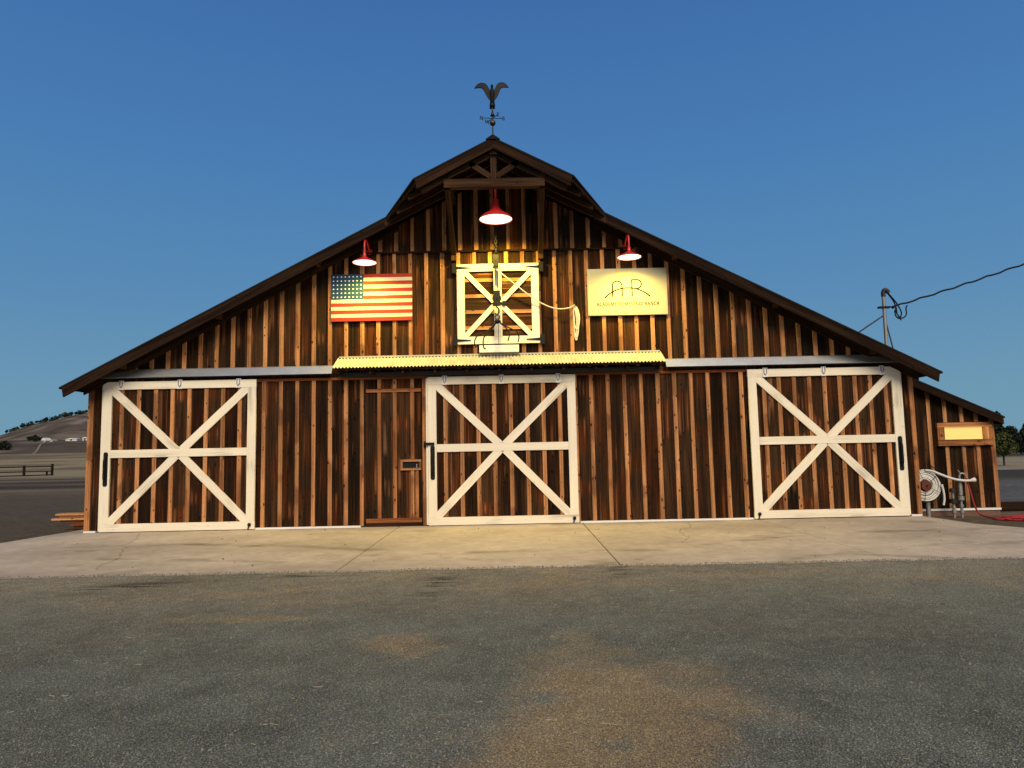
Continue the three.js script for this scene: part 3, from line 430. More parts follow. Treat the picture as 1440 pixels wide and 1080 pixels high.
// ---------------------------------------------------------------- lean-to at the right
{
  const Z = -0.9, sh = thing('lean_to_shed', 'low board and batten lean-to against the barn side with a glowing window', 'shed', [9.35, 0, Z]);
  const ox = 9.35, topAt = (x) => 2.07 + (10.48 - x) * 0.455, X0 = 8.36, X1 = 10.44;
  const P = (n, g, m) => part(n, g.translate(-ox, 0, -Z), m, sh);
  const body = new THREE.Shape(); body.moveTo(X0, 0.09); body.lineTo(X1 - 0.03, 0.09); body.lineTo(X1 - 0.03, topAt(X1) - 0.12); body.lineTo(X0, topAt(X0) - 0.12); const bg = new THREE.ExtrudeGeometry(body, { depth: 8, bevelEnabled: false }); bg.translate(0, 0, Z - 8.03); P('wall_core', bg, M.roof);
  const bx = [8.79, 9.13, 9.47, 9.82, 10.13]; const ed = [X0, ...bx, X1];
  for (let i = 0; i < ed.length - 1; i++) { const a = ed[i] + 0.003, b = ed[i + 1] - 0.003; P('siding_board', upright(a, b, 0.1, topAt(a) - 0.1, topAt(b) - 0.1, Z - 0.025, Z + rr(-0.003, 0.002), boardTone()), M.board); }
  for (const x of bx) { const t = topAt(x) - 0.1; if (x < 9.2) P('batten', upright(x - 0.04, x + 0.04, 0.1, t, t - 0.03, Z + 0.003, Z + 0.033, tone(0.12)), M.batten); else { P('batten', upright(x - 0.04, x + 0.04, 0.1, 1.44, 1.44, Z + 0.003, Z + 0.033, x > 9.9 ? [1.35, 1.35, 1.35] : tone(0.12)), M.batten); P('batten', upright(x - 0.04, x + 0.04, 1.91, t, t - 0.03, Z + 0.003, Z + 0.033, tone(0.12)), M.batten); } }
  P('corner_board', upright(X1 - 0.035, X1 + 0.055, 0.1, topAt(X1) - 0.12, topAt(X1 + 0.1) - 0.11, Z - 0.1, Z + 0.036, [1.05, 1, 0.95]), M.batten);
  P('base_flashing', box(X0, X1 + 0.06, 0.055, 0.098, Z - 0.05, Z + 0.045), M.white);
  P('foundation', box(X0, X1 + 0.05, -0.12, 0.053, Z - 0.3, Z + 0.02), new THREE.MeshStandardMaterial({ map: blotch([96, 70, 58], [140, 108, 92], 4), roughness: 0.95 }));
  const rg = hexa([[8.22, topAt(8.22) - 0.035, Z + 0.22], [10.62, topAt(10.62) - 0.035, Z + 0.22], [10.62, topAt(10.62), Z + 0.22], [8.22, topAt(8.22), Z + 0.22], [8.22, topAt(8.22) - 0.035, -9], [10.62, topAt(10.62) - 0.035, -9], [10.62, topAt(10.62), -9], [8.22, topAt(8.22), -9]], [1, 0, 0]);
  P('roof_slope', rg, M.roof);
  const bb = (n, z, d, tint) => P(n, hexa([[8.25, topAt(8.25) - 0.037 - d, z], [10.57, topAt(10.57) - 0.037 - d, z], [10.57, topAt(10.57) - 0.037, z], [8.25, topAt(8.25) - 0.037, z], [8.25, topAt(8.25) - 0.037 - d, z - 0.04], [10.57, topAt(10.57) - 0.037 - d, z - 0.04], [10.57, topAt(10.57) - 0.037, z - 0.04], [8.25, topAt(8.25) - 0.037, z - 0.04]], [1, -0.455, 0], tint), M.trim);
  bb('barge_board', Z + 0.21, 0.14, [0.34, 0.32, 0.31]);
  P('eave_board', box(10.575, 10.6, topAt(10.6) - 0.17, topAt(10.6) - 0.03, -8.9, Z + 0.21, [0.8, 0.76, 0.72]), M.trim);
  // window: deep timber frame round a lit pane
  const w = grp('window', sh); const PW = (n, g, m) => part(n, g.translate(-ox, 0, -Z), m, w);
  const fx0 = 9.27, fx1 = 10.44, fy0 = 1.445, fy1 = 1.9, px0 = 9.42, px1 = 10.24, py0 = 1.545, py1 = 1.81, zf = Z + 0.07;
  PW('frame_rail', box(fx0, fx1, py1, fy1, Z + 0.002, zf, [1.3, 1.2, 1.05]), M.batten); PW('frame_rail', box(fx0, fx1, fy0, py0, Z + 0.002, zf, [1.3, 1.2, 1.05]), M.batten);
  PW('frame_stile', box(fx0, px0, py0 + 0.001, py1 - 0.001, Z + 0.002, zf - 0.003, [1.3, 1.2, 1.05]), M.batten); PW('frame_stile', box(px1, fx1, py0 + 0.001, py1 - 0.001, Z + 0.002, zf - 0.003, [1.3, 1.2, 1.05]), M.batten);
  PW('sill', box(fx0 - 0.01, fx1 + 0.0, fy0 - 0.03, fy0 - 0.001, Z + 0.002, zf + 0.02, [0.9, 0.82, 0.75]), M.batten);
  PW('lit_window_pane', box(px0, px1, py0, py1, Z + 0.01, Z + 0.03), new THREE.MeshStandardMaterial({ color: new THREE.Color(0.5, 0.4, 0.16), emissive: new THREE.Color(1, 0.7, 0.16), emissiveIntensity: 0.36, roughness: 0.35 }));
  shadowed(sh);
}

// ---------------------------------------------------------------- lamps
function barnLamp(name, label, r, c, arm, power, angle, pen, hs = 1) {
  // c: centre of the opening
  const t = thing(name, label, 'lamp', c, 'red lamps lighting the barn front');
  const prof = [[r, 0], [r * 1.0, 0.02 * r], [r * 0.93, 0.14 * r], [r * 0.72, 0.3 * r], [r * 0.45, 0.46 * r], [r * 0.27, 0.68 * r], [r * 0.2, 0.95 * r], [r * 0.17, 1.25 * r], [0.001, 1.27 * r]].map(p => [p[0] * (p[1] > 0.6 * r ? (hs < 1 ? 0.7 : 1) : 1), p[1] * hs]);
  part('shade', lathe(prof, 48), M.red, t);
  part('reflector', lathe([[r * 0.985, 0.004], [r * 0.9, 0.13 * r * hs], [r * 0.68, 0.28 * r * hs], [r * 0.4, 0.42 * r * hs], [0.001, 0.48 * r * hs]], 48), M.white, t);
  part('rim', new THREE.TorusGeometry(r, r * 0.022, 8, 48).rotateX(Math.PI / 2), M.red, t);
  part('glowing_lamp_lens', lathe([[r * 0.955, 0.03 * r], [r * 0.7, 0.015 * r], [0.001, 0.0]], 48), new THREE.MeshStandardMaterial({ color: new THREE.Color(0.8, 0.8, 0.8), emissive: new THREE.Color(1, 0.93, 0.72), emissiveIntensity: 1.4, roughness: 0.6 }), t);
  part('arm', tube(arm, r > 0.3 ? 0.022 : 0.02, 36, 10), M.red, t);
  const l = new THREE.SpotLight(new THREE.Color(1, 0.73, 0.1), power, 0, angle, pen, 2); l.position.set(0, -0.035, 0); l.target.position.set(0, -1, 0); l.castShadow = true; l.shadow.radius = 5; t.add(l, l.target); l.name = 'lamp_light';
  return shadowed(t);
}
barnLamp('pendant_lamp', 'large red barn lamp under the hood above the loft doors', 0.318, [0.017, 5.925, 1.0], [[0, 0.36, 0], [0, 0.6, 0], [0, 0.85, 0], [0, 1.08, 0]], 26, 1.5, 0.3);
for (const [x, what] of [[-2.6, 'flag panel'], [2.633, 'ranch sign']]) { const wy = 0.46; const t = barnLamp('wall_lamp', 'small red gooseneck lamp on the wall above the ' + what, 0.235, [x, 5.25, 0.55], [[0, 0.2, 0], [0, 0.38, -0.005], [0, 0.475, -0.07], [0, 0.49, -0.2], [0, 0.42, -0.38], [0, 0.36, -0.49]], 19, 1.38, 0.55, 0.72); part('wall_plate', rod([0, 0.36, -0.502], [0, 0.36, -0.482], 0.06, 0.06, 20), M.red, t); }

// ---------------------------------------------------------------- signs on the wall
const plain = (color, roughness = 0.85) => new THREE.MeshPhysicalMaterial({ color: new THREE.Color(...color), roughness, specularIntensity: 0.2 });
function canvasTex(w, h, draw) { const c = document.createElement('canvas'); c.width = w; c.height = h; draw(c.getContext('2d'), w, h); const t = new THREE.CanvasTexture(c); t.colorSpace = THREE.SRGBColorSpace; return t; }
{
  const z = 0.08, x0 = nx(-3.4, z), x1 = nx(-1.745, z), y0 = ny(4.19, z), y1 = ny(5.165, z), W = x1 - x0, H = y1 - y0, cx = (x0 + x1) / 2;
  const f = thing('flag_panel', 'painted wooden stars and stripes flag panel hung on the siding', 'flag', [cx, y0, 0.0535]);
  const red = plain([0.3, 0.035, 0.025]), white = plain([0.5, 0.46, 0.36]), sh = H / 13, cw = W * 0.4;
  for (let k = 0; k < 13; k++) { const top = k < 7, a = top ? -W / 2 + cw : -W / 2, yb = H - (k + 1) * sh; part(k % 2 ? 'white_stripe' : 'red_stripe', box(a + 0.0015, W / 2, yb + 0.001, yb + sh - 0.001, 0, 0.024 + (k % 2) * 0.0015), k % 2 ? white : red, f); }
  const t = canvasTex(512, 440, (g, w, h) => { g.fillStyle = '#233c58'; g.fillRect(0, 0, w, h); g.fillStyle = '#dfe3da'; for (let r = 0; r < 6; r++) for (let c = 0; c < 8; c++) { const X = (c + 0.62) * w / 8.25, Y = (r + 0.6) * h / 6.2, R = 15; g.beginPath(); for (let i = 0; i < 10; i++) { const q = i % 2 ? R * 0.55 : R, a = -Math.PI / 2 + i * Math.PI / 5; g[i ? 'lineTo' : 'moveTo'](X + q * Math.cos(a), Y + q * Math.sin(a)); } g.fill(); } });
  const cm = new THREE.MeshPhysicalMaterial({ map: t, roughness: 0.9, specularIntensity: 0.15 }), cg = new THREE.BoxGeometry(cw, sh * 7 - 0.002, 0.026); part('star_field', cg.translate(-W / 2 + cw / 2, H - sh * 3.5, 0.013), cm, f); shadowed(f);
}
{
  const z = 0.1, x0 = nx(1.85, z), x1 = nx(3.48, z), y0 = ny(4.205, z), y1 = ny(5.175, z), W = x1 - x0, H = y1 - y0;
  const s = thing('ranch_sign', 'cream ranch name sign with a curved letter emblem on the upper wall', 'sign', [(x0 + x1) / 2, y0, 0.0535]);
  const t = canvasTex(1360, Math.round(1360 * H / W), (g, w, h) => {
    g.fillStyle = '#b1aa90'; g.fillRect(0, 0, w, h);
    const r = mulberry(9); for (let i = 0; i < 500; i++) { g.fillStyle = `rgba(${150 + 60 * r()},${140 + 50 * r()},${110 + 40 * r()},0.035)`; g.beginPath(); g.ellipse(r() * w, r() * h, 8 + 60 * r(), 4 + 22 * r(), r() * 3, 0, 7); g.fill(); }
    const X = (x) => (x - 396) / 676 * w, Y = (y) => (y - 233) / 392 * h;
    g.strokeStyle = '#10120d'; g.lineWidth = 0.018 * w; g.lineCap = 'butt';
    g.beginPath(); g.moveTo(X(607), Y(472)); g.lineTo(X(607), Y(378)); g.arc(X(648), Y(378), X(648) - X(607), Math.PI, 0); g.lineTo(X(689), Y(472)); g.stroke();
    g.beginPath(); g.moveTo(X(774), Y(470)); g.lineTo(X(774), Y(329)); g.lineTo(X(815), Y(329)); g.bezierCurveTo(X(868), Y(329), X(870), Y(404), X(810), Y(404)); g.lineTo(X(795), Y(404)); g.stroke();
    g.beginPath(); g.moveTo(X(538), Y(482)); g.bezierCurveTo(X(640), Y(372), X(820), Y(368), X(928), Y(474)); g.stroke();
    g.fillStyle = '#1c2017'; g.textAlign = 'left'; g.font = 'bold ' + Math.round(0.112 * h) + 'px sans-serif';
    const words = 'ACADEMY HOMESTEAD RANCH', want = X(1004) - X(468); let tw = g.measureText(words).width; g.save(); g.translate(X(468), Y(548)); g.scale(want / tw, 1); g.fillText(words, 0, 0); g.restore();
  });
  const face = new THREE.MeshPhysicalMaterial({ map: t, roughness: 0.9, specularIntensity: 0.15 });
  part('sign_board', new THREE.BoxGeometry(W, H, 0.03).translate(0, H / 2, 0.0155), plain([0.42, 0.39, 0.31]), s);
  part('printed_face', new THREE.PlaneGeometry(W - 0.012, H - 0.012).translate(0, H / 2, 0.0325), face, s); shadowed(s);
}
{
  const z = 0.16, x0 = nx(-0.385, z), x1 = nx(0.42, z), y0 = ny(3.495, z), y1 = ny(3.64, z), W = x1 - x0, H = y1 - y0;
  const s = thing('name_plate', 'narrow white lettered name plate just under the loft doors', 'sign', [(x0 + x1) / 2, y0, 0.0535]);
  const t = canvasTex(512, Math.round(512 * H / W), (g, w, h) => { g.fillStyle = '#f0eadc'; g.fillRect(0, 0, w, h); g.strokeStyle = '#a49c84'; const r = mulberry(5); for (const [y, a, b, hh] of [[0.38, 0.05, 0.95, 0.2], [0.74, 0.3, 0.72, 0.11]]) { g.lineWidth = hh * 9; let x = a * w; while (x < b * w) { const q = hh * h * (0.5 + 0.5 * r()); g.beginPath(); g.moveTo(x, y * h + hh * h * 0.5); g.lineTo(x + 2, y * h + hh * h * 0.5 - q); g.lineTo(x + hh * h * 0.45, y * h + hh * h * 0.5 - q * r()); g.stroke(); x += hh * h * (0.62 + 0.4 * (r() > 0.88 ? 1.6 : 0)); } } });
  part('plate_board', new THREE.BoxGeometry(W, H, 0.105).translate(0, H / 2, 0.0535), plain([0.78, 0.74, 0.66]), s); part('printed_face', new THREE.PlaneGeometry(W - 0.01, H - 0.01).translate(0, H / 2, 0.1085), new THREE.MeshPhysicalMaterial({ map: t, roughness: 0.9, specularIntensity: 0.15 }), s); shadowed(s);
}

// ---------------------------------------------------------------- hay hoist and pull rope
{
  const z = 0.38, h = thing('hay_hoist', 'black iron hay hoist with pulley blocks and grapple hooks before the loft doors', 'hoist', [0, 0, z]);
  const P = (n, g, m) => part(n, g, m, h);
  P('hanger_rod', rod([-0.005, 5.95, 0], [-0.005, 7.0, 0], 0.02), M.black);
  const links = []; for (let k = 0; k < 9; k++) { const t = new THREE.TorusGeometry(0.032, 0.011, 6, 14); t.scale(0.75, 1.3, 1); if (k % 2) t.rotateY(Math.PI / 2); links.push(moved(t, -0.005, 5.92 - k * 0.062, 0)); } P('chain', merged(links), M.black);
  const block = (y, s) => merged([box(-0.05 * s, 0.05 * s, y - 0.11 * s, y + 0.11 * s, 0.025, 0.04), box(-0.05 * s, 0.05 * s, y - 0.11 * s, y + 0.11 * s, -0.04, -0.025), new THREE.TorusGeometry(0.055 * s, 0.018, 8, 20).translate(0, y, 0), rod([0, y, -0.05], [0, y, 0.05], 0.016)]);
  P('pulley_block', block(5.28, 1.1).translate(-0.01, 0, 0), M.black); P('pulley_block', block(4.52, 1.35).translate(-0.005, 0, 0), M.black);
  P('rope_fall', rod([-0.055, 5.25, 0], [-0.05, 4.55, 0], 0.01), M.rope); P('rope_fall', rod([0.045, 5.25, 0], [0.045, 4.55, 0], 0.01), M.rope);
  P('hook', tube([[0, 4.4, 0], [-0.02, 4.36, 0], [0.03, 4.3, 0], [0.035, 4.24, 0], [-0.005, 4.19, 0], [-0.045, 4.22, 0]], 0.014, 30, 8), M.iron);
  P('ring', new THREE.TorusGeometry(0.045, 0.012, 8, 20).translate(0, 4.14, 0), M.iron);
  P('crosshead', merged([moved(new THREE.SphereGeometry(0.055, 14, 10), 0, 4.06, 0), rod([-0.07, 4.05, 0], [0.07, 4.05, 0], 0.02)]), M.black);
  for (const pts of [[[0, 4.06, 0], [-0.2, 3.86, 0.03], [-0.4, 3.76, 0.05], [-0.45, 3.68, 0.05], [-0.45, 3.57, 0.05], [-0.42, 3.54, 0.05]], [[0, 4.06, 0], [-0.14, 3.88, -0.02], [-0.27, 3.74, 0.0], [-0.29, 3.62, 0.0], [-0.27, 3.52, 0.02], [-0.24, 3.5, 0.02]], [[0, 4.06, 0], [0.14, 3.95, -0.02], [0.23, 3.82, 0.0], [0.22, 3.72, 0.0], [0.2, 3.66, 0.0]], [[0, 4.06, 0], [0.2, 3.93, 0.03], [0.38, 3.83, 0.05], [0.42, 3.74, 0.05], [0.4, 3.62, 0.05]]]) P('grapple_tine', tube(pts, 0.013, 36, 8), M.black);
  shadowed(h);
}
{
  const r = thing('pull_rope', 'pale rope swagged from the hoist and hung in a coil on a wall hook', 'rope', [1.55, 0, 0.1]);
  const a = onZ(692, 374, 0.38), m1 = onZ(722, 398, 0.3), m2 = onZ(757, 424, 0.2), m3 = onZ(782, 434, 0.16), m4 = onZ(800, 433, 0.13), e = onZ(808, 429, 0.11), o = V(1.55, 0, 0.1);
  part('line', tube([a, m1, m2, m3, m4, e].map(p => p.sub(o)), 0.013, 60, 8), M.rope, r);
  for (let k = 0; k < 4; k++) { const w = 0.016 + 0.008 * k, y1 = 4.4 - 0.01 * k, y0 = [3.72, 3.68, 3.74, 3.9][k], dx = 0.01 + 0.01 * k; part('coil', tube([[dx - w, y1 - 0.06, 0.0], [dx, y1, 0.005], [dx + w, y1 - 0.08, 0.012], [dx + w + 0.02, (y0 + y1) / 2, 0.01 + k * 0.008], [dx + w, y0 + 0.07, 0.01 + k * 0.008], [dx + 0.01, y0, 0.01 + k * 0.008], [dx - w + 0.01, y0 + 0.07, 0.008], [dx - w, (y0 + y1) / 2, 0.0]], 0.013, 60, 8, true), M.rope, r); }
  part('wall_hook', tube([[0.02, 4.44, -0.05], [0.02, 4.36, -0.01], [0.02, 4.36, 0.03], [0.02, 4.45, 0.05]], 0.008, 20, 6), M.iron, r); shadowed(r);
}

// ---------------------------------------------------------------- weathervane
{
  const font = await new FontLoader().loadAsync('fonts/droid/droid_serif_bold.typeface.json');
  const w = thing('weathervane', 'dark metal weathervane topped by an eagle with raised wings on the ridge', 'weathervane', [-0.005, RIDGE + 0.03, 1.2]);
  const P = (n, g, m = M.iron) => part(n, g, m, w), y0 = -(RIDGE + 0.03);
  P('pole', rod([0, -0.01, 0], [0, 0.85, 0], 0.016, 0.01)); P('mount', merged([rod([0, -0.02, 0], [0, 0.06, 0], 0.05, 0.025), box(-0.07, 0.07, -0.03, 0.0, -0.07, 0.07)]));
  P('globe', moved(new THREE.SphereGeometry(0.058, 20, 14), 0, 7.76 + y0, 0), new THREE.MeshStandardMaterial({ color: new THREE.Color(0.1, 0.07, 0.05), roughness: 0.35, metalness: 0.8 }));
  P('finial', lathe([[0.001, -0.05], [0.045, -0.035], [0.03, 0.0], [0.014, 0.05], [0.001, 0.06]], 16).translate(0, 7.94 + y0, 0));
  const ya = 7.855 + y0, ar = grp('direction_arms', w);
  part('arm', rod([-0.19, ya - 0.03, 0.08], [0.19, ya + 0.03, -0.08], 0.007), M.iron, ar); part('arm', rod([-0.1, ya + 0.015, -0.17], [0.1, ya - 0.015, 0.17], 0.007), M.iron, ar);
  for (const [ch, x, y, z] of [['N', -0.21, ya - 0.035, 0.09], ['S', 0.21, ya + 0.035, -0.09], ['W', -0.11, ya + 0.02, -0.19], ['E', 0.11, ya - 0.02, 0.19]]) { const g = new TextGeometry(ch, { font, size: 0.075, depth: 0.008, curveSegments: 4, bevelEnabled: false }); g.center(); part('letter', g.rotateY(0.5).translate(x, y, z), M.iron, ar); }
  // eagle: one body with raised wings
  const ey = 8.09 + y0, ring = [];
  const prof = [[0, 0.05, 0.028, -0.035], [0.04, 0.055, 0.03, -0.03], [0.1, 0.042, 0.036, -0.01], [0.17, 0.05, 0.046, 0.0], [0.25, 0.052, 0.05, 0.01], [0.31, 0.04, 0.042, 0.02], [0.35, 0.026, 0.03, 0.03], [0.385, 0.026, 0.032, 0.038], [0.41, 0.016, 0.024, 0.046], [0.425, 0.002, 0.002, 0.05]];
  const bp = [], bi = [], n = 16; prof.forEach(([y, rx, rz, z]) => { for (let i = 0; i < n; i++) { const a = i / n * 2 * Math.PI; bp.push(rx * Math.cos(a), y + ey, z + rz * Math.sin(a)); } });
  for (let j = 0; j < prof.length - 1; j++) for (let i = 0; i < n; i++) { const a = j * n + i, b = j * n + (i + 1) % n; bi.push(a, a + n, b, b, a + n, b + n); } for (let i = 1; i < n - 1; i++) bi.push(0, i, i + 1);
  const body = new THREE.BufferGeometry(); body.setAttribute('position', new THREE.Float32BufferAttribute(bp, 3)); body.setAttribute('uv', new THREE.Float32BufferAttribute(new Float32Array(bp.length / 3 * 2), 2)); body.setIndex(bi); body.computeVertexNormals();
  const pieces = [body, new THREE.ConeGeometry(0.014, 0.05, 8).rotateX(1.9).translate(0, ey + 0.385, 0.085)];
  for (const s of [-1, 1]) {
    const k = s < 0 ? 1 : 0.94, sh = new THREE.Shape(); sh.moveTo(0.02, 0.11); sh.bezierCurveTo(0.09, 0.15, 0.13, 0.29, 0.17 * k, 0.35); sh.bezierCurveTo(0.2 * k, 0.395, 0.26 * k, 0.39, 0.335 * k, 0.385); sh.bezierCurveTo(0.29 * k, 0.47, 0.2 * k, 0.5, 0.13 * k, 0.455); sh.bezierCurveTo(0.075, 0.41, 0.06, 0.34, 0.025, 0.28);
    const g = new THREE.ExtrudeGeometry(sh, { depth: 0.012, bevelEnabled: true, bevelSize: 0.006, bevelThickness: 0.008, bevelSegments: 2, curveSegments: 10 }); g.translate(0, 0, -0.006);
    const p = g.attributes.position; for (let i = 0; i < p.count; i++) { const x = p.getX(i); p.setXYZ(i, s * x, p.getY(i) + ey, p.getZ(i) - 0.25 * x * x + 0.01); }
    if (s < 0) { const a = p.array; for (let i = 0; i < a.length; i += 9) for (let q = 0; q < 3; q++) { const t = a[i + 3 + q]; a[i + 3 + q] = a[i + 6 + q]; a[i + 6 + q] = t; } } g.computeVertexNormals(); pieces.push(g);
  }
  const tail = new THREE.Shape(); tail.moveTo(-0.03, 0.06); tail.lineTo(-0.06, -0.02); tail.lineTo(0.05, -0.02); tail.lineTo(0.03, 0.06); pieces.push(new THREE.ExtrudeGeometry(tail, { depth: 0.014, bevelEnabled: false }).translate(0, ey, -0.06));
  P('eagle', merged(pieces), M.black); P('perch', merged([rod([0.004, 0.62, 0], [0.0, ey, 0], 0.014), moved(new THREE.SphereGeometry(0.03, 12, 8), 0, ey + 0.02, 0.03)])); shadowed(w);
}

// ---------------------------------------------------------------- service mast and cable
{
  const z = -0.6, m = thing('service_mast', 'grey electrical service mast with bent head and drooping wires above the roof', 'mast', [8.19, roofY(8.19), z]);
  const y0 = roofY(8.19), P = (n, g, mt) => part(n, g, mt, m);
  P('pipe', rod([0, -0.05, 0], [0.015, 4.66 - y0, 0], 0.036, 0.036, 14), M.pipe);
  P('weatherhead', tube([[0.015, 4.6 - y0, 0], [0.018, 4.7 - y0, 0], [0.05, 4.745 - y0, 0.01], [0.095, 4.72 - y0, 0.015], [0.11, 4.67 - y0, 0.015]], 0.044, 18, 10), M.iron);
  P('clamp', merged([box(-0.11, 0.13, 4.35 - y0, 4.385 - y0, -0.05, 0.05), rod([0.13, 4.37 - y0, 0], [0.2, 4.37 - y0, 0], 0.012)]), M.black);
  P('brace_rod', rod([0.0, 4.2 - y0, 0], [-0.95, roofY(7.24) - y0 + 0.02, -0.02], 0.016), M.iron); P('brace_rod', rod([0.02, 4.1 - y0, 0], [0.16, roofY(8.35) - y0 + 0.01, 0.12], 0.014), M.iron);
  P('insulator', merged([moved(new THREE.SphereGeometry(0.035, 12, 8), 0.2, 4.37 - y0, 0), moved(new THREE.SphereGeometry(0.028, 12, 8), 0.26, 4.4 - y0, 0)]), M.black);
  for (const pts of [[[0.1, 4.68, 0.02], [0.2, 4.55, 0.02], [0.3, 4.4, 0.02], [0.36, 4.22, 0.02], [0.3, 4.12, 0.02], [0.24, 4.17, 0.02], [0.22, 4.3, 0.02]], [[0.1, 4.68, 0], [0.22, 4.5, 0], [0.28, 4.35, -0.02], [0.3, 4.2, -0.02], [0.38, 4.13, 0], [0.47, 4.2, 0], [0.48, 4.36, 0], [0.51, 4.4, 0]], [[0.26, 4.42, 0], [0.24, 4.3, 0.03], [0.28, 4.18, 0.03], [0.34, 4.08, 0.03]]]) P('drip_wire', tube(pts.map(p => [p[0], p[1] - y0, p[2]]), 0.014, 40, 7), M.black);
  shadowed(m);
  const a = V(8.42, 4.385, z), b = V(20.5, 9.1, 0.6), pts = []; for (let k = 0; k <= 90; k++) { const t = k / 90, p = a.clone().lerp(b, t); p.y += -0.62 * 4 * t * (1 - t) * 0.55 + 0.012 * Math.sin(k * 1.9); p.z += 0.012 * Math.cos(k * 1.9); pts.push(p); }
  const c = new THREE.Mesh(new THREE.TubeGeometry(new THREE.CatmullRomCurve3(pts), 360, 0.019, 7), M.black); c.name = 'power_cable'; tagged(c, 'black twisted overhead power cable rising from the roof mast into the sky', 'cable');
}

// ---------------------------------------------------------------- hose reel, standpipes, red hose
{
  const GY = -0.06, cx = 8.72, cy = 0.61, z = -0.48, t = thing('hose_reel', 'wire reel wound with white hose beside the barn corner', 'hose reel', [cx, GY, z]);
  const P = (n, g, m) => part(n, g, m, t), Y = cy - GY;
  const hoseM = new THREE.MeshStandardMaterial({ map: blotch([196, 194, 186], [228, 226, 218], 6), roughness: 0.6 });
  for (let k = 0; k < 7; k++) for (let j = 0; j < 3; j++) { const g = new THREE.TorusGeometry(0.13 + 0.029 * k + rr(-0.004, 0.004), 0.0155, 8, 40); g.scale(rr(0.96, 1.05), rr(0.95, 1.04), 1); g.rotateX(rr(-0.06, 0.06)); g.rotateY(rr(-0.06, 0.06)); P('hose_turn', g.translate(rr(-0.014, 0.014), Y + rr(-0.02, 0.008), -0.06 + 0.032 * j), hoseM); }
  for (const zz of [-0.1, 0.055]) { P('side_ring', new THREE.TorusGeometry(0.345, 0.007, 6, 48).translate(0, Y, zz), M.black); for (let k = 0; k < 5; k++) { const a = k * Math.PI / 2.5 + 0.75; P('spoke', rod([0.1 * Math.cos(a), Y + 0.1 * Math.sin(a), zz], [0.345 * Math.cos(a), Y + 0.345 * Math.sin(a), zz], 0.0045, 0.0045, 6), M.black); } }
  P('hub', rod([0, Y, -0.11], [0, Y, 0.065], 0.105, 0.105, 28), M.rust);
  P('axle', rod([0, Y, -0.4], [0, Y, 0.09], 0.02), M.iron);
  P('stand', merged([rod([0.06, 0, -0.06], [0.06, Y - 0.3, -0.06], 0.045, 0.045, 12), rod([0.06, Y - 0.32, -0.06], [0.0, Y, -0.13], 0.025)]), M.pipe);
  P('lead_hose', tube([[0.0, Y + 0.315, 0.03], [0.12, Y + 0.3, 0.04], [0.3, Y + 0.22, 0.06], [0.55, Y + 0.125, 0.07], [0.8, Y + 0.085, 0.07], [0.93, Y + 0.09, 0.06]], 0.026, 40, 10), hoseM);
  P('hose_end', rod([0.91, Y + 0.09, 0.06], [0.99, Y + 0.1, 0.055], 0.032, 0.05, 14), hoseM);
  P('hanging_end', tube([[0.31, Y + 0.02, 0.05], [0.33, Y - 0.12, 0.06], [0.335, Y - 0.28, 0.06], [0.31, Y - 0.4, 0.06]], 0.022, 24, 8), hoseM);
  P('frame_hoop', tube([[-0.3, Y + 0.2, -0.11], [-0.1, Y + 0.42, -0.11], [0.15, Y + 0.43, -0.11], [0.42, Y + 0.18, -0.11], [0.45, Y - 0.1, -0.11], [0.36, Y - 0.35, -0.11]], 0.009, 40, 6), M.black);
  shadowed(t);
  const sp = (x, h, label, body) => { const s = thing('water_standpipe', label, 'pipe', [x, GY, -0.5], 'standpipes by the lean-to'); part('pipe', rod([0, -0.03, 0], [0, h, 0], 0.026, 0.026, 14), M.pipe, s); body(s); return shadowed(s); };
  sp(9.285, 0.56, 'short dark standpipe with round valve by the hose reel', s => { part('valve', merged([moved(new THREE.SphereGeometry(0.062, 16, 12), 0, 0.34, 0), rod([0, 0.3, 0], [0, 0.38, 0], 0.075, 0.075, 16), rod([0, 0.52, 0], [0, 0.6, 0], 0.06, 0.055, 12)]), M.iron, s); part('collar', merged([rod([0, 0.1, 0], [0, 0.16, 0], 0.045), rod([0, 0.2, 0], [0, 0.24, 0], 0.04)]), M.pipe, s); });
  sp(9.445, 0.86, 'taller grey standpipe with a tap and the red hose joined on', s => { part('valve', merged([moved(new THREE.SphereGeometry(0.058, 16, 12), 0, 0.4, 0), rod([0, 0.36, 0], [0, 0.44, 0], 0.066, 0.066, 16), rod([0, 0.46, 0], [0, 0.74, 0], 0.045, 0.042, 14)]), M.pipe, s); part('tap', merged([tube([[0, 0.84, 0], [0.03, 0.9, 0.01], [0.09, 0.89, 0.02], [0.13, 0.82, 0.02]], 0.02, 16, 8), rod([0.02, 0.91, 0], [-0.02, 0.97, 0], 0.014)]), M.pipe, s); part('collar', merged([rod([0, 0.1, 0], [0, 0.15, 0], 0.045), rod([0, 0.22, 0], [0, 0.27, 0], 0.042)]), M.pipe, s); });
  const redM = new THREE.MeshStandardMaterial({ color: new THREE.Color(0.3, 0.01, 0.013), roughness: 0.6 });
  const hp = [[9.575, 0.74, -0.48], [9.62, 0.5, -0.46], [9.66, 0.2, -0.42], [9.72, 0.02, -0.36]].map(p => V(...p)), y = GY + 0.02;
  const rz = mulberry(3); for (let loop = 0; loop < 7; loop++) { const n = 10; for (let k = 0; k < n; k++) { const a = k / n * 2 * Math.PI + 2.6; hp.push(V(10.7 + (0.95 + 0.12 * rz()) * Math.cos(a) + 0.05 * loop, y + 0.016 * (loop % 3) + 0.004, 0.12 + (0.2 + 0.09 * loop * 0.6 + 0.03 * rz()) * Math.sin(a) + 0.02 * loop)); } }
  hp.push(V(12.6, y, 0.5), V(14, y, 0.6));
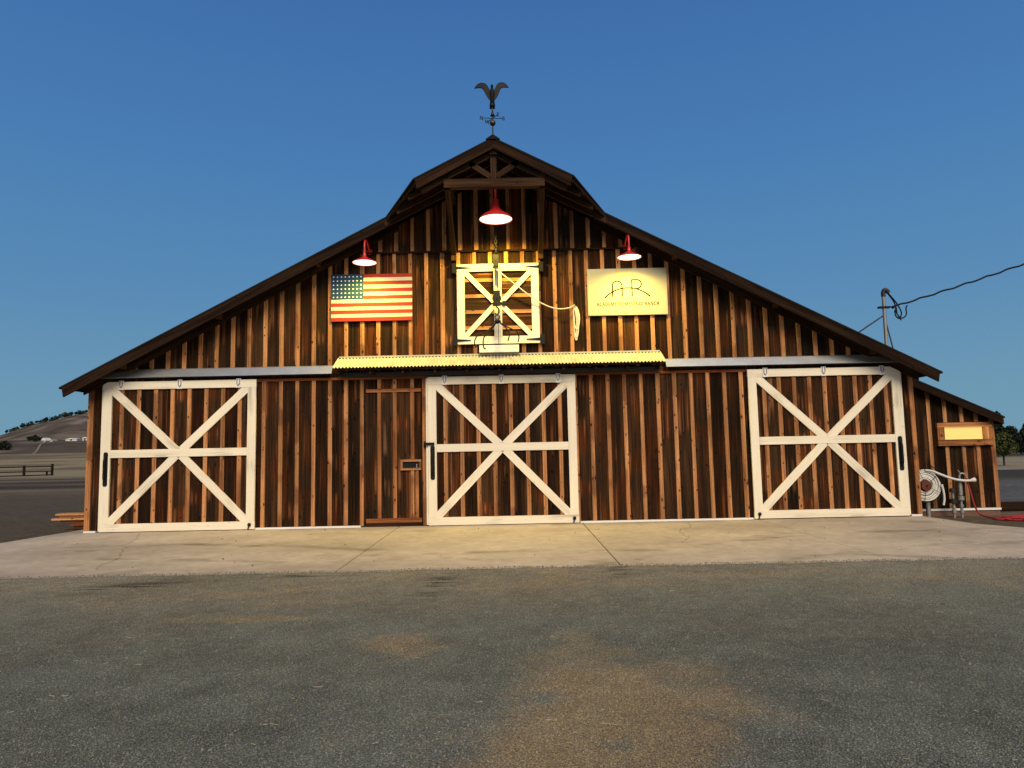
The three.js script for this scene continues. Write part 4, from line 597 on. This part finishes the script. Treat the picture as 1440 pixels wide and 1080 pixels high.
  const rh = new THREE.Mesh(new THREE.TubeGeometry(new THREE.CatmullRomCurve3(hp), 700, 0.017, 7), redM); rh.name = 'red_hose'; tagged(rh, 'red garden hose looped on the earth by the lean-to', 'hose');
}
// dark timber laid along the yard edge beyond the lean-to
{ const m = new THREE.Mesh(box(10.9, 17, -0.1, 0.13, -1.9, -1.62, [0.3, 0.3, 0.3]), M.trim); m.name = 'timber_edging'; tagged(m, 'dark timber edging beam on the ground beyond the lean-to', 'beam'); }

// ---------------------------------------------------------------- scrap lumber by the left corner
{
  const rl = mulberry(31), rows = [[0, -9.2, -8.4, 0.1, 0.09, 0], [0.102, -9.0, -8.4, 0.07, 0.12, 0], [0.174, -9.05, -8.42, 0.07, 0.16, 1], [0.246, -9.3, -8.4, 0.045, 0.1, 2], [0.293, -9.45, -8.41, 0.04, 0.14, 3], [0.335, -9.33, -8.4, 0.05, 0.1, 2], [0.387, -9.4, -8.42, 0.04, 0.13, 3]];
  const names = ['grey weathered offcut at the bottom of the scrap lumber pile', 'short brown offcut low in the scrap lumber pile', 'reddish brown block within the scrap lumber pile', 'brown plank midway up the scrap lumber pile', 'long pale plank jutting from the scrap lumber pile', 'tan plank near the top of the lumber pile', 'pale thin plank topmost on the lumber pile'];
  const tints = [[1.6, 1.6, 1.55], [1.1, 1, 0.9], [0.6, 0.4, 0.34], [0.75, 0.68, 0.6], [1.25, 1.3, 1.35], [0.85, 0.85, 0.85], [1.3, 1.35, 1.4]];
  rows.forEach(([y, x0, x1, h, w], i) => { const zc = -0.95 + rr(-0.03, 0.03); const m = new THREE.Mesh(box(x0, x1, -0.055 + y, -0.055 + y + h, zc - w, zc + w, tints[i]), i < 2 ? M.trim : M.batten); m.name = 'lumber_plank'; tagged(m, names[i], 'plank', 'scrap lumber by the barn corner'); });
}

// ---------------------------------------------------------------- field fence
{
  const fm = new THREE.MeshPhysicalMaterial({ color: new THREE.Color(0.02, 0.016, 0.013), roughness: 0.9, specularIntensity: 0.1 });
  const z = -69, p1 = onZ(73, 668, z), p2 = onZ(33.5, 668, z + 1.5), step = p2.clone().sub(p1), f = thing('field_fence', 'dark rail fence with square posts across the dry field', 'fence', [p1.x, terrainH(p1.x, p1.z), p1.z]);
  const g0 = terrainH(p1.x, p1.z), Hh = 1.22; const n = 7;
  for (let k = 0; k < n; k++) { const x = step.x * k, zz = step.z * k, y = terrainH(p1.x + x, p1.z + zz) - g0; part('post', box(x - 0.1, x + 0.1, y - 0.2, y + Hh + (k ? 0 : 0.12), zz - 0.1, zz + 0.1), fm, f); if (k < n - 1) for (const h of [1.05, 0.5, 0.08]) { const x2 = step.x * (k + 1), z2 = step.z * (k + 1), y2 = terrainH(p1.x + x2, p1.z + z2) - g0; part('rail', beam([x, y + h, zz + 0.12], [x2, y2 + h, z2 + 0.12], 0.12, 0.06), fm, f); } }
  part('strut', box(step.x * 0.27 - 0.06, step.x * 0.27 + 0.06, -0.1, 0.5, -0.1, 0.1), fm, f); shadowed(f);
}

// ---------------------------------------------------------------- trees, far houses
const leafM = (r, g, b) => new THREE.MeshPhysicalMaterial({ color: new THREE.Color(r, g, b), roughness: 0.95, specularIntensity: 0.2, side: THREE.DoubleSide });
const barkM = new THREE.MeshStandardMaterial({ color: new THREE.Color(0.05, 0.038, 0.028), roughness: 1 });
function crownGeo(seed, lobes, n, leaf) {
  const r = mulberry(seed), pos = [], nor = [];
  const v = V(0, 0, 0), q = new THREE.Quaternion(), A = V(0, 0, 0), B = V(0, 0, 0);
  for (let i = 0; i < n; i++) {
    const L = lobes[Math.floor(r() * lobes.length)]; do v.set(r() * 2 - 1, r() * 2 - 1, r() * 2 - 1); while (v.lengthSq() > 1); v.multiplyScalar(0.75 + 0.35 * r());
    const c = V(L[0] + v.x * L[3], L[1] + v.y * L[4], L[2] + v.z * L[3]); q.set(r() - 0.5, r() - 0.5, r() - 0.5, r() - 0.5).normalize(); const s = leaf * (0.6 + 0.8 * r());
    A.set(s, 0, 0).applyQuaternion(q); B.set(0, s * 0.7, 0).applyQuaternion(q); const N = V(0, 0, 1).applyQuaternion(q);
    for (const [a, b] of [[-1, -0.4], [0.2, -1], [1, 0.3], [-1, -0.4], [1, 0.3], [-0.1, 1]]) { pos.push(c.x + A.x * a + B.x * b, c.y + A.y * a + B.y * b, c.z + A.z * a + B.z * b); nor.push(N.x, N.y, N.z); }
  }
  const g = new THREE.BufferGeometry(); g.setAttribute('position', new THREE.Float32BufferAttribute(pos, 3)); g.setAttribute('normal', new THREE.Float32BufferAttribute(nor, 3)); return g;
}
function tree(name, label, base, h, lobes, n, leaf, mat, seed, group) {
  const t = thing(name, label, 'tree', [base.x, base.y, base.z], group), L = lobes.map(l => l.map(v => v * h));
  const limbs = [rod([0, -0.1 * h, 0], [0.01 * h, 0.45 * h, 0], 0.035 * h, 0.02 * h, 8)]; for (const l of L.slice(0, 5)) limbs.push(rod([0, 0.3 * h, 0], [l[0] * 0.8, l[1], l[2] * 0.8], 0.018 * h, 0.006 * h, 6));
  part('trunk', merged(limbs), barkM, t); part('crown', crownGeo(seed, L, n, leaf * h), mat, t); return shadowed(t);
}
const onTerrain = (px, d) => { const z = CAM.z - d; let p = onZ(px, 640, z); return V(p.x, terrainH(p.x, z), z); };
{
  const dark = leafM(0.022, 0.03, 0.016), olive = leafM(0.075, 0.085, 0.03), deep = leafM(0.03, 0.042, 0.024);
  const round = [[0, 0.62, 0, 0.3, 0.28], [0.16, 0.55, 0.05, 0.22, 0.2], [-0.17, 0.56, -0.03, 0.22, 0.2], [0.05, 0.8, 0, 0.2, 0.17], [-0.08, 0.45, 0.1, 0.22, 0.15]];
  const tall = [[0, 0.3, 0, 0.2, 0.2], [0.05, 0.5, 0, 0.18, 0.2], [-0.05, 0.68, 0, 0.14, 0.16], [0.02, 0.85, 0, 0.09, 0.13], [0.12, 0.38, 0, 0.16, 0.16]];
  const wide = [[0, 0.6, 0, 0.5, 0.3], [0.5, 0.5, 0, 0.4, 0.28], [-0.5, 0.5, 0, 0.4, 0.26], [0.2, 0.75, 0, 0.3, 0.2], [-0.3, 0.35, 0, 0.5, 0.3], [0.35, 0.3, 0, 0.5, 0.28]];
  tree('field_tree', 'small olive green tree on the pale dry field beyond the lean-to', onTerrain(1411, 92), 4.4, round, 5200, 0.034, olive, 101);
  tree('conifer_tree', 'tall dark tree rising behind the small olive tree', onTerrain(1405, 150), 9.6, tall, 6000, 0.026, dark, 102);
  tree('background_tree', 'dark rounded tree beside the tall tree past the lean-to', onTerrain(1421, 160), 6.9, round, 4500, 0.03, dark, 103, 'dark trees past the lean-to');
  tree('background_tree', 'low dark tree at the end of the far tree line', onTerrain(1437, 175), 4.6, wide, 5000, 0.04, dark, 104, 'dark trees past the lean-to');
  tree('background_tree', 'dark tree poking above the far tree line', onTerrain(1446, 160), 7.5, tall, 4000, 0.03, deep, 105, 'dark trees past the lean-to');
  { const pts = [[64, 398], [60, 372], [55, 345], [51, 318], [47, 296]].map(([px, d]) => onTerrain(px, d)), c = new THREE.CatmullRomCurve3(pts).getPoints(40), pos = [], idx = []; c.forEach((p, i) => { for (const s of [-1, 1]) { const x = p.x + s * 0.55; pos.push(x, terrainH(x, p.z) + 0.25, p.z); } if (i) { const a = 2 * i - 2; idx.push(a, a + 1, a + 2, a + 1, a + 3, a + 2); } }); const g = new THREE.BufferGeometry(); g.setAttribute('position', new THREE.Float32BufferAttribute(pos, 3)); g.setIndex(idx); g.computeVertexNormals(); structure('dirt_track', g, new THREE.MeshPhysicalMaterial({ color: new THREE.Color(0.22, 0.17, 0.12), roughness: 1, specularIntensity: 0.1, side: THREE.DoubleSide })); }
  // ridge trees on the left hill
  const spots = [[8, 3.6], [16, 4.2], [21, 4.4], [30, 5.4], [37, 4.4], [41, 5.4], [49, 3.8], [54, 4], [60, 5], [63, 5], [70, 4.2], [74, 5.2], [80, 3.8], [88, 5], [94, 4], [98, 4], [108, 5.6], [114, 5], [119, 4.4], [124, 4]];
  const base = wide; spots.forEach(([px, h], i) => { let best = null, by = -1; for (let d = 560; d < 760; d += 6) { const p = onTerrain(px, d), a = (p.y - CAM.y) / d; if (a > by) { by = a; best = p; } } best.y -= 0.3 * h; tree('ridge_tree', 'small dark tree on the skyline of the brown hill', best, h * (0.8 + 0.5 * rnd()), i % 3 ? wide.map(l => [l[0] * 0.8, l[1], l[2], l[3] * 0.8, l[4]]) : round, 260, 0.1, deep, 200 + i, 'trees along the hill skyline'); });
  tree('hillside_bush', 'broad dark bush on the slope left of the pale track', onTerrain(46, 395), 4.2, wide, 500, 0.09, dark, 301, 'dark bushes on the slope');
  tree('hillside_bush', 'large dark bush group low on the slope under the brown hill', onTerrain(3, 330), 4.6, wide, 900, 0.08, dark, 302, 'dark bushes on the slope');
  tree('hillside_bush', 'dark bush close beside the white hillside house', onTerrain(57, 405), 2.6, wide, 300, 0.1, dark, 303, 'dark bushes on the slope');
  const pale = plain([0.62, 0.58, 0.54], 0.8), roofM = plain([0.7, 0.68, 0.66], 0.8), doorM = plain([0.1, 0.055, 0.035], 0.9);
  const house = (label, px, d, w, h, rh, m) => { const p = onTerrain(px, d), t = thing('hillside_house', label, 'house', [p.x, p.y, p.z], 'far houses on the brown hill'); part('wall', box(-w / 2, w / 2, -1, h, -2.5, 2.5), m, t); const s = new THREE.Shape(); s.moveTo(-w / 2 - 0.3, h + 0.002); s.lineTo(w / 2 + 0.3, h + 0.002); s.lineTo(0, h + rh); part('roof', new THREE.ExtrudeGeometry(s, { depth: 5.6, bevelEnabled: false }).translate(0, 0, -2.8), roofM, t); part('door', box(-0.5, 0.5, 0, Math.min(2, h * 0.9), 2.502, 2.55), doorM, t); return shadowed(t); };
  house('white gabled house at the head of the pale hillside track', 64, 400, 2.6, 0.5, 1.6, pale); house('long pale low building on the hill near the barn corner', 103, 410, 6.5, 1.0, 0.5, pale); house('small pale building on the hill closest to the barn corner', 122, 415, 3, 1.4, 0.6, pale); house('low pale shed beside the white gabled house', 73, 403, 3, 0.5, 0.3, pale);
}

// ---------------------------------------------------------------- loose grit, chaff and straw on the yard
{
  const r = mulberry(555), stones = new THREE.IcosahedronGeometry(1, 0), q = new THREE.Quaternion(), m = new THREE.Matrix4(), col = new THREE.Color();
  const place = () => { const t = Math.pow(r(), 1.5), z = 11.2 - t * 5.9, half = (CAM.z - z) * 0.78 + 0.3; return [CAM.x + (r() * 2 - 1) * half, z]; };
  const N = 60000, im = new THREE.InstancedMesh(stones, new THREE.MeshStandardMaterial({ roughness: 0.95 }), N); im.name = 'grit'; im.userData = { kind: 'stuff', label: 'fine loose grit scattered over the asphalt yard', category: 'grit' };
  for (let i = 0; i < N; i++) { let [x, z] = place(); if (i % 9 === 0) { x = -7.5 + 15 * r(); z = edgeZ(x) + 0.05 - 0.22 * Math.pow(r(), 2); } const s = 0.0025 + 0.004 * Math.pow(r(), 2.5) + (r() > 0.997 ? 0.006 : 0); q.set(r() - 0.5, r() - 0.5, r() - 0.5, r() - 0.5).normalize(); m.compose(V(x, 0.007 + s * 0.3, z), q, V(s * 1.3, s * 0.8, s)); im.setMatrixAt(i, m); const l = 0.11 + 0.12 * Math.pow(r(), 3), w = strawAt(x, z) * 0.5 + 0.1 * r(); im.setColorAt(i, col.setRGB(l * (1 + 0.5 * w), l, l * (1 - 0.5 * w))); }
  scene.add(im);
  const chaffG = new THREE.BoxGeometry(1, 0.25, 0.4), C = 42000, ch = new THREE.InstancedMesh(chaffG, new THREE.MeshStandardMaterial({ roughness: 1 }), C); ch.name = 'chaff'; ch.userData = { kind: 'stuff', label: 'brown hay chaff strewn in patches on the asphalt', category: 'chaff' };
  let k = 0; for (let guard = 0; k < C && guard < 2e6; guard++) { const [x, z] = place(), s = strawAt(x, z); if (r() > s * 0.9 + 0.02) continue; const l = 0.004 + 0.01 * r() * r(); q.setFromEuler(new THREE.Euler(rrr(r, 0.5), r() * 6.28, rrr(r, 0.5))); m.compose(V(x, 0.009 + 0.002 * r(), z), q, V(l, 0.004, 0.0045 + 0.004 * r())); ch.setMatrixAt(k, m); const b = 0.5 + 0.8 * r() * r(); ch.setColorAt(k, col.setRGB(0.4 * b, 0.3 * b, 0.165 * b)); k++; }
  ch.count = k; scene.add(ch);
  const S = 150, st = new THREE.InstancedMesh(new THREE.CylinderGeometry(1, 1, 1, 5).rotateZ(Math.PI / 2), new THREE.MeshStandardMaterial({ roughness: 0.8 }), S); st.name = 'straw_stalks'; st.userData = { kind: 'stuff', label: 'pale straw stalks lying about the yard', category: 'straw' };
  for (let i = 0; i < S; i++) { const [x, z] = place(), l = 0.02 + 0.08 * r() * r() * r(), w = 0.0012 + 0.0008 * r(); q.setFromEuler(new THREE.Euler(0, r() * 6.28, rrr(r, 0.1))); m.compose(V(x, 0.012, z), q, V(l, w, w)); st.setMatrixAt(i, m); const b = 0.6 + 0.5 * r(); st.setColorAt(i, col.setRGB(0.5 * b, 0.42 * b, 0.28 * b)); }
  scene.add(st);
  const B = 130, cr = new THREE.InstancedMesh(stones, new THREE.MeshStandardMaterial({ roughness: 1 }), B); cr.name = 'dirt_crumbs'; cr.userData = { kind: 'stuff', label: 'dark dirt crumbs on the concrete apron', category: 'dirt' };
  for (let i = 0; i < B; i++) { const x = -8 + 18 * r(), z = 0.4 + 4.6 * r(), s = 0.004 + 0.014 * r() * r() * r(); q.set(r() - 0.5, r() - 0.5, r() - 0.5, r() - 0.5).normalize(); m.compose(V(x, slabY(z) + s * 0.3, z), q, V(s * 2, s * 0.6, s)); cr.setMatrixAt(i, m); cr.setColorAt(i, col.setRGB(0.06, 0.05, 0.035)); }
  scene.add(cr); for (const o of [im, ch, st, cr]) { o.castShadow = o.receiveShadow = true; }
}
function rrr(r, a) { return (r() * 2 - 1) * a; }

renderer.render(scene, camera);
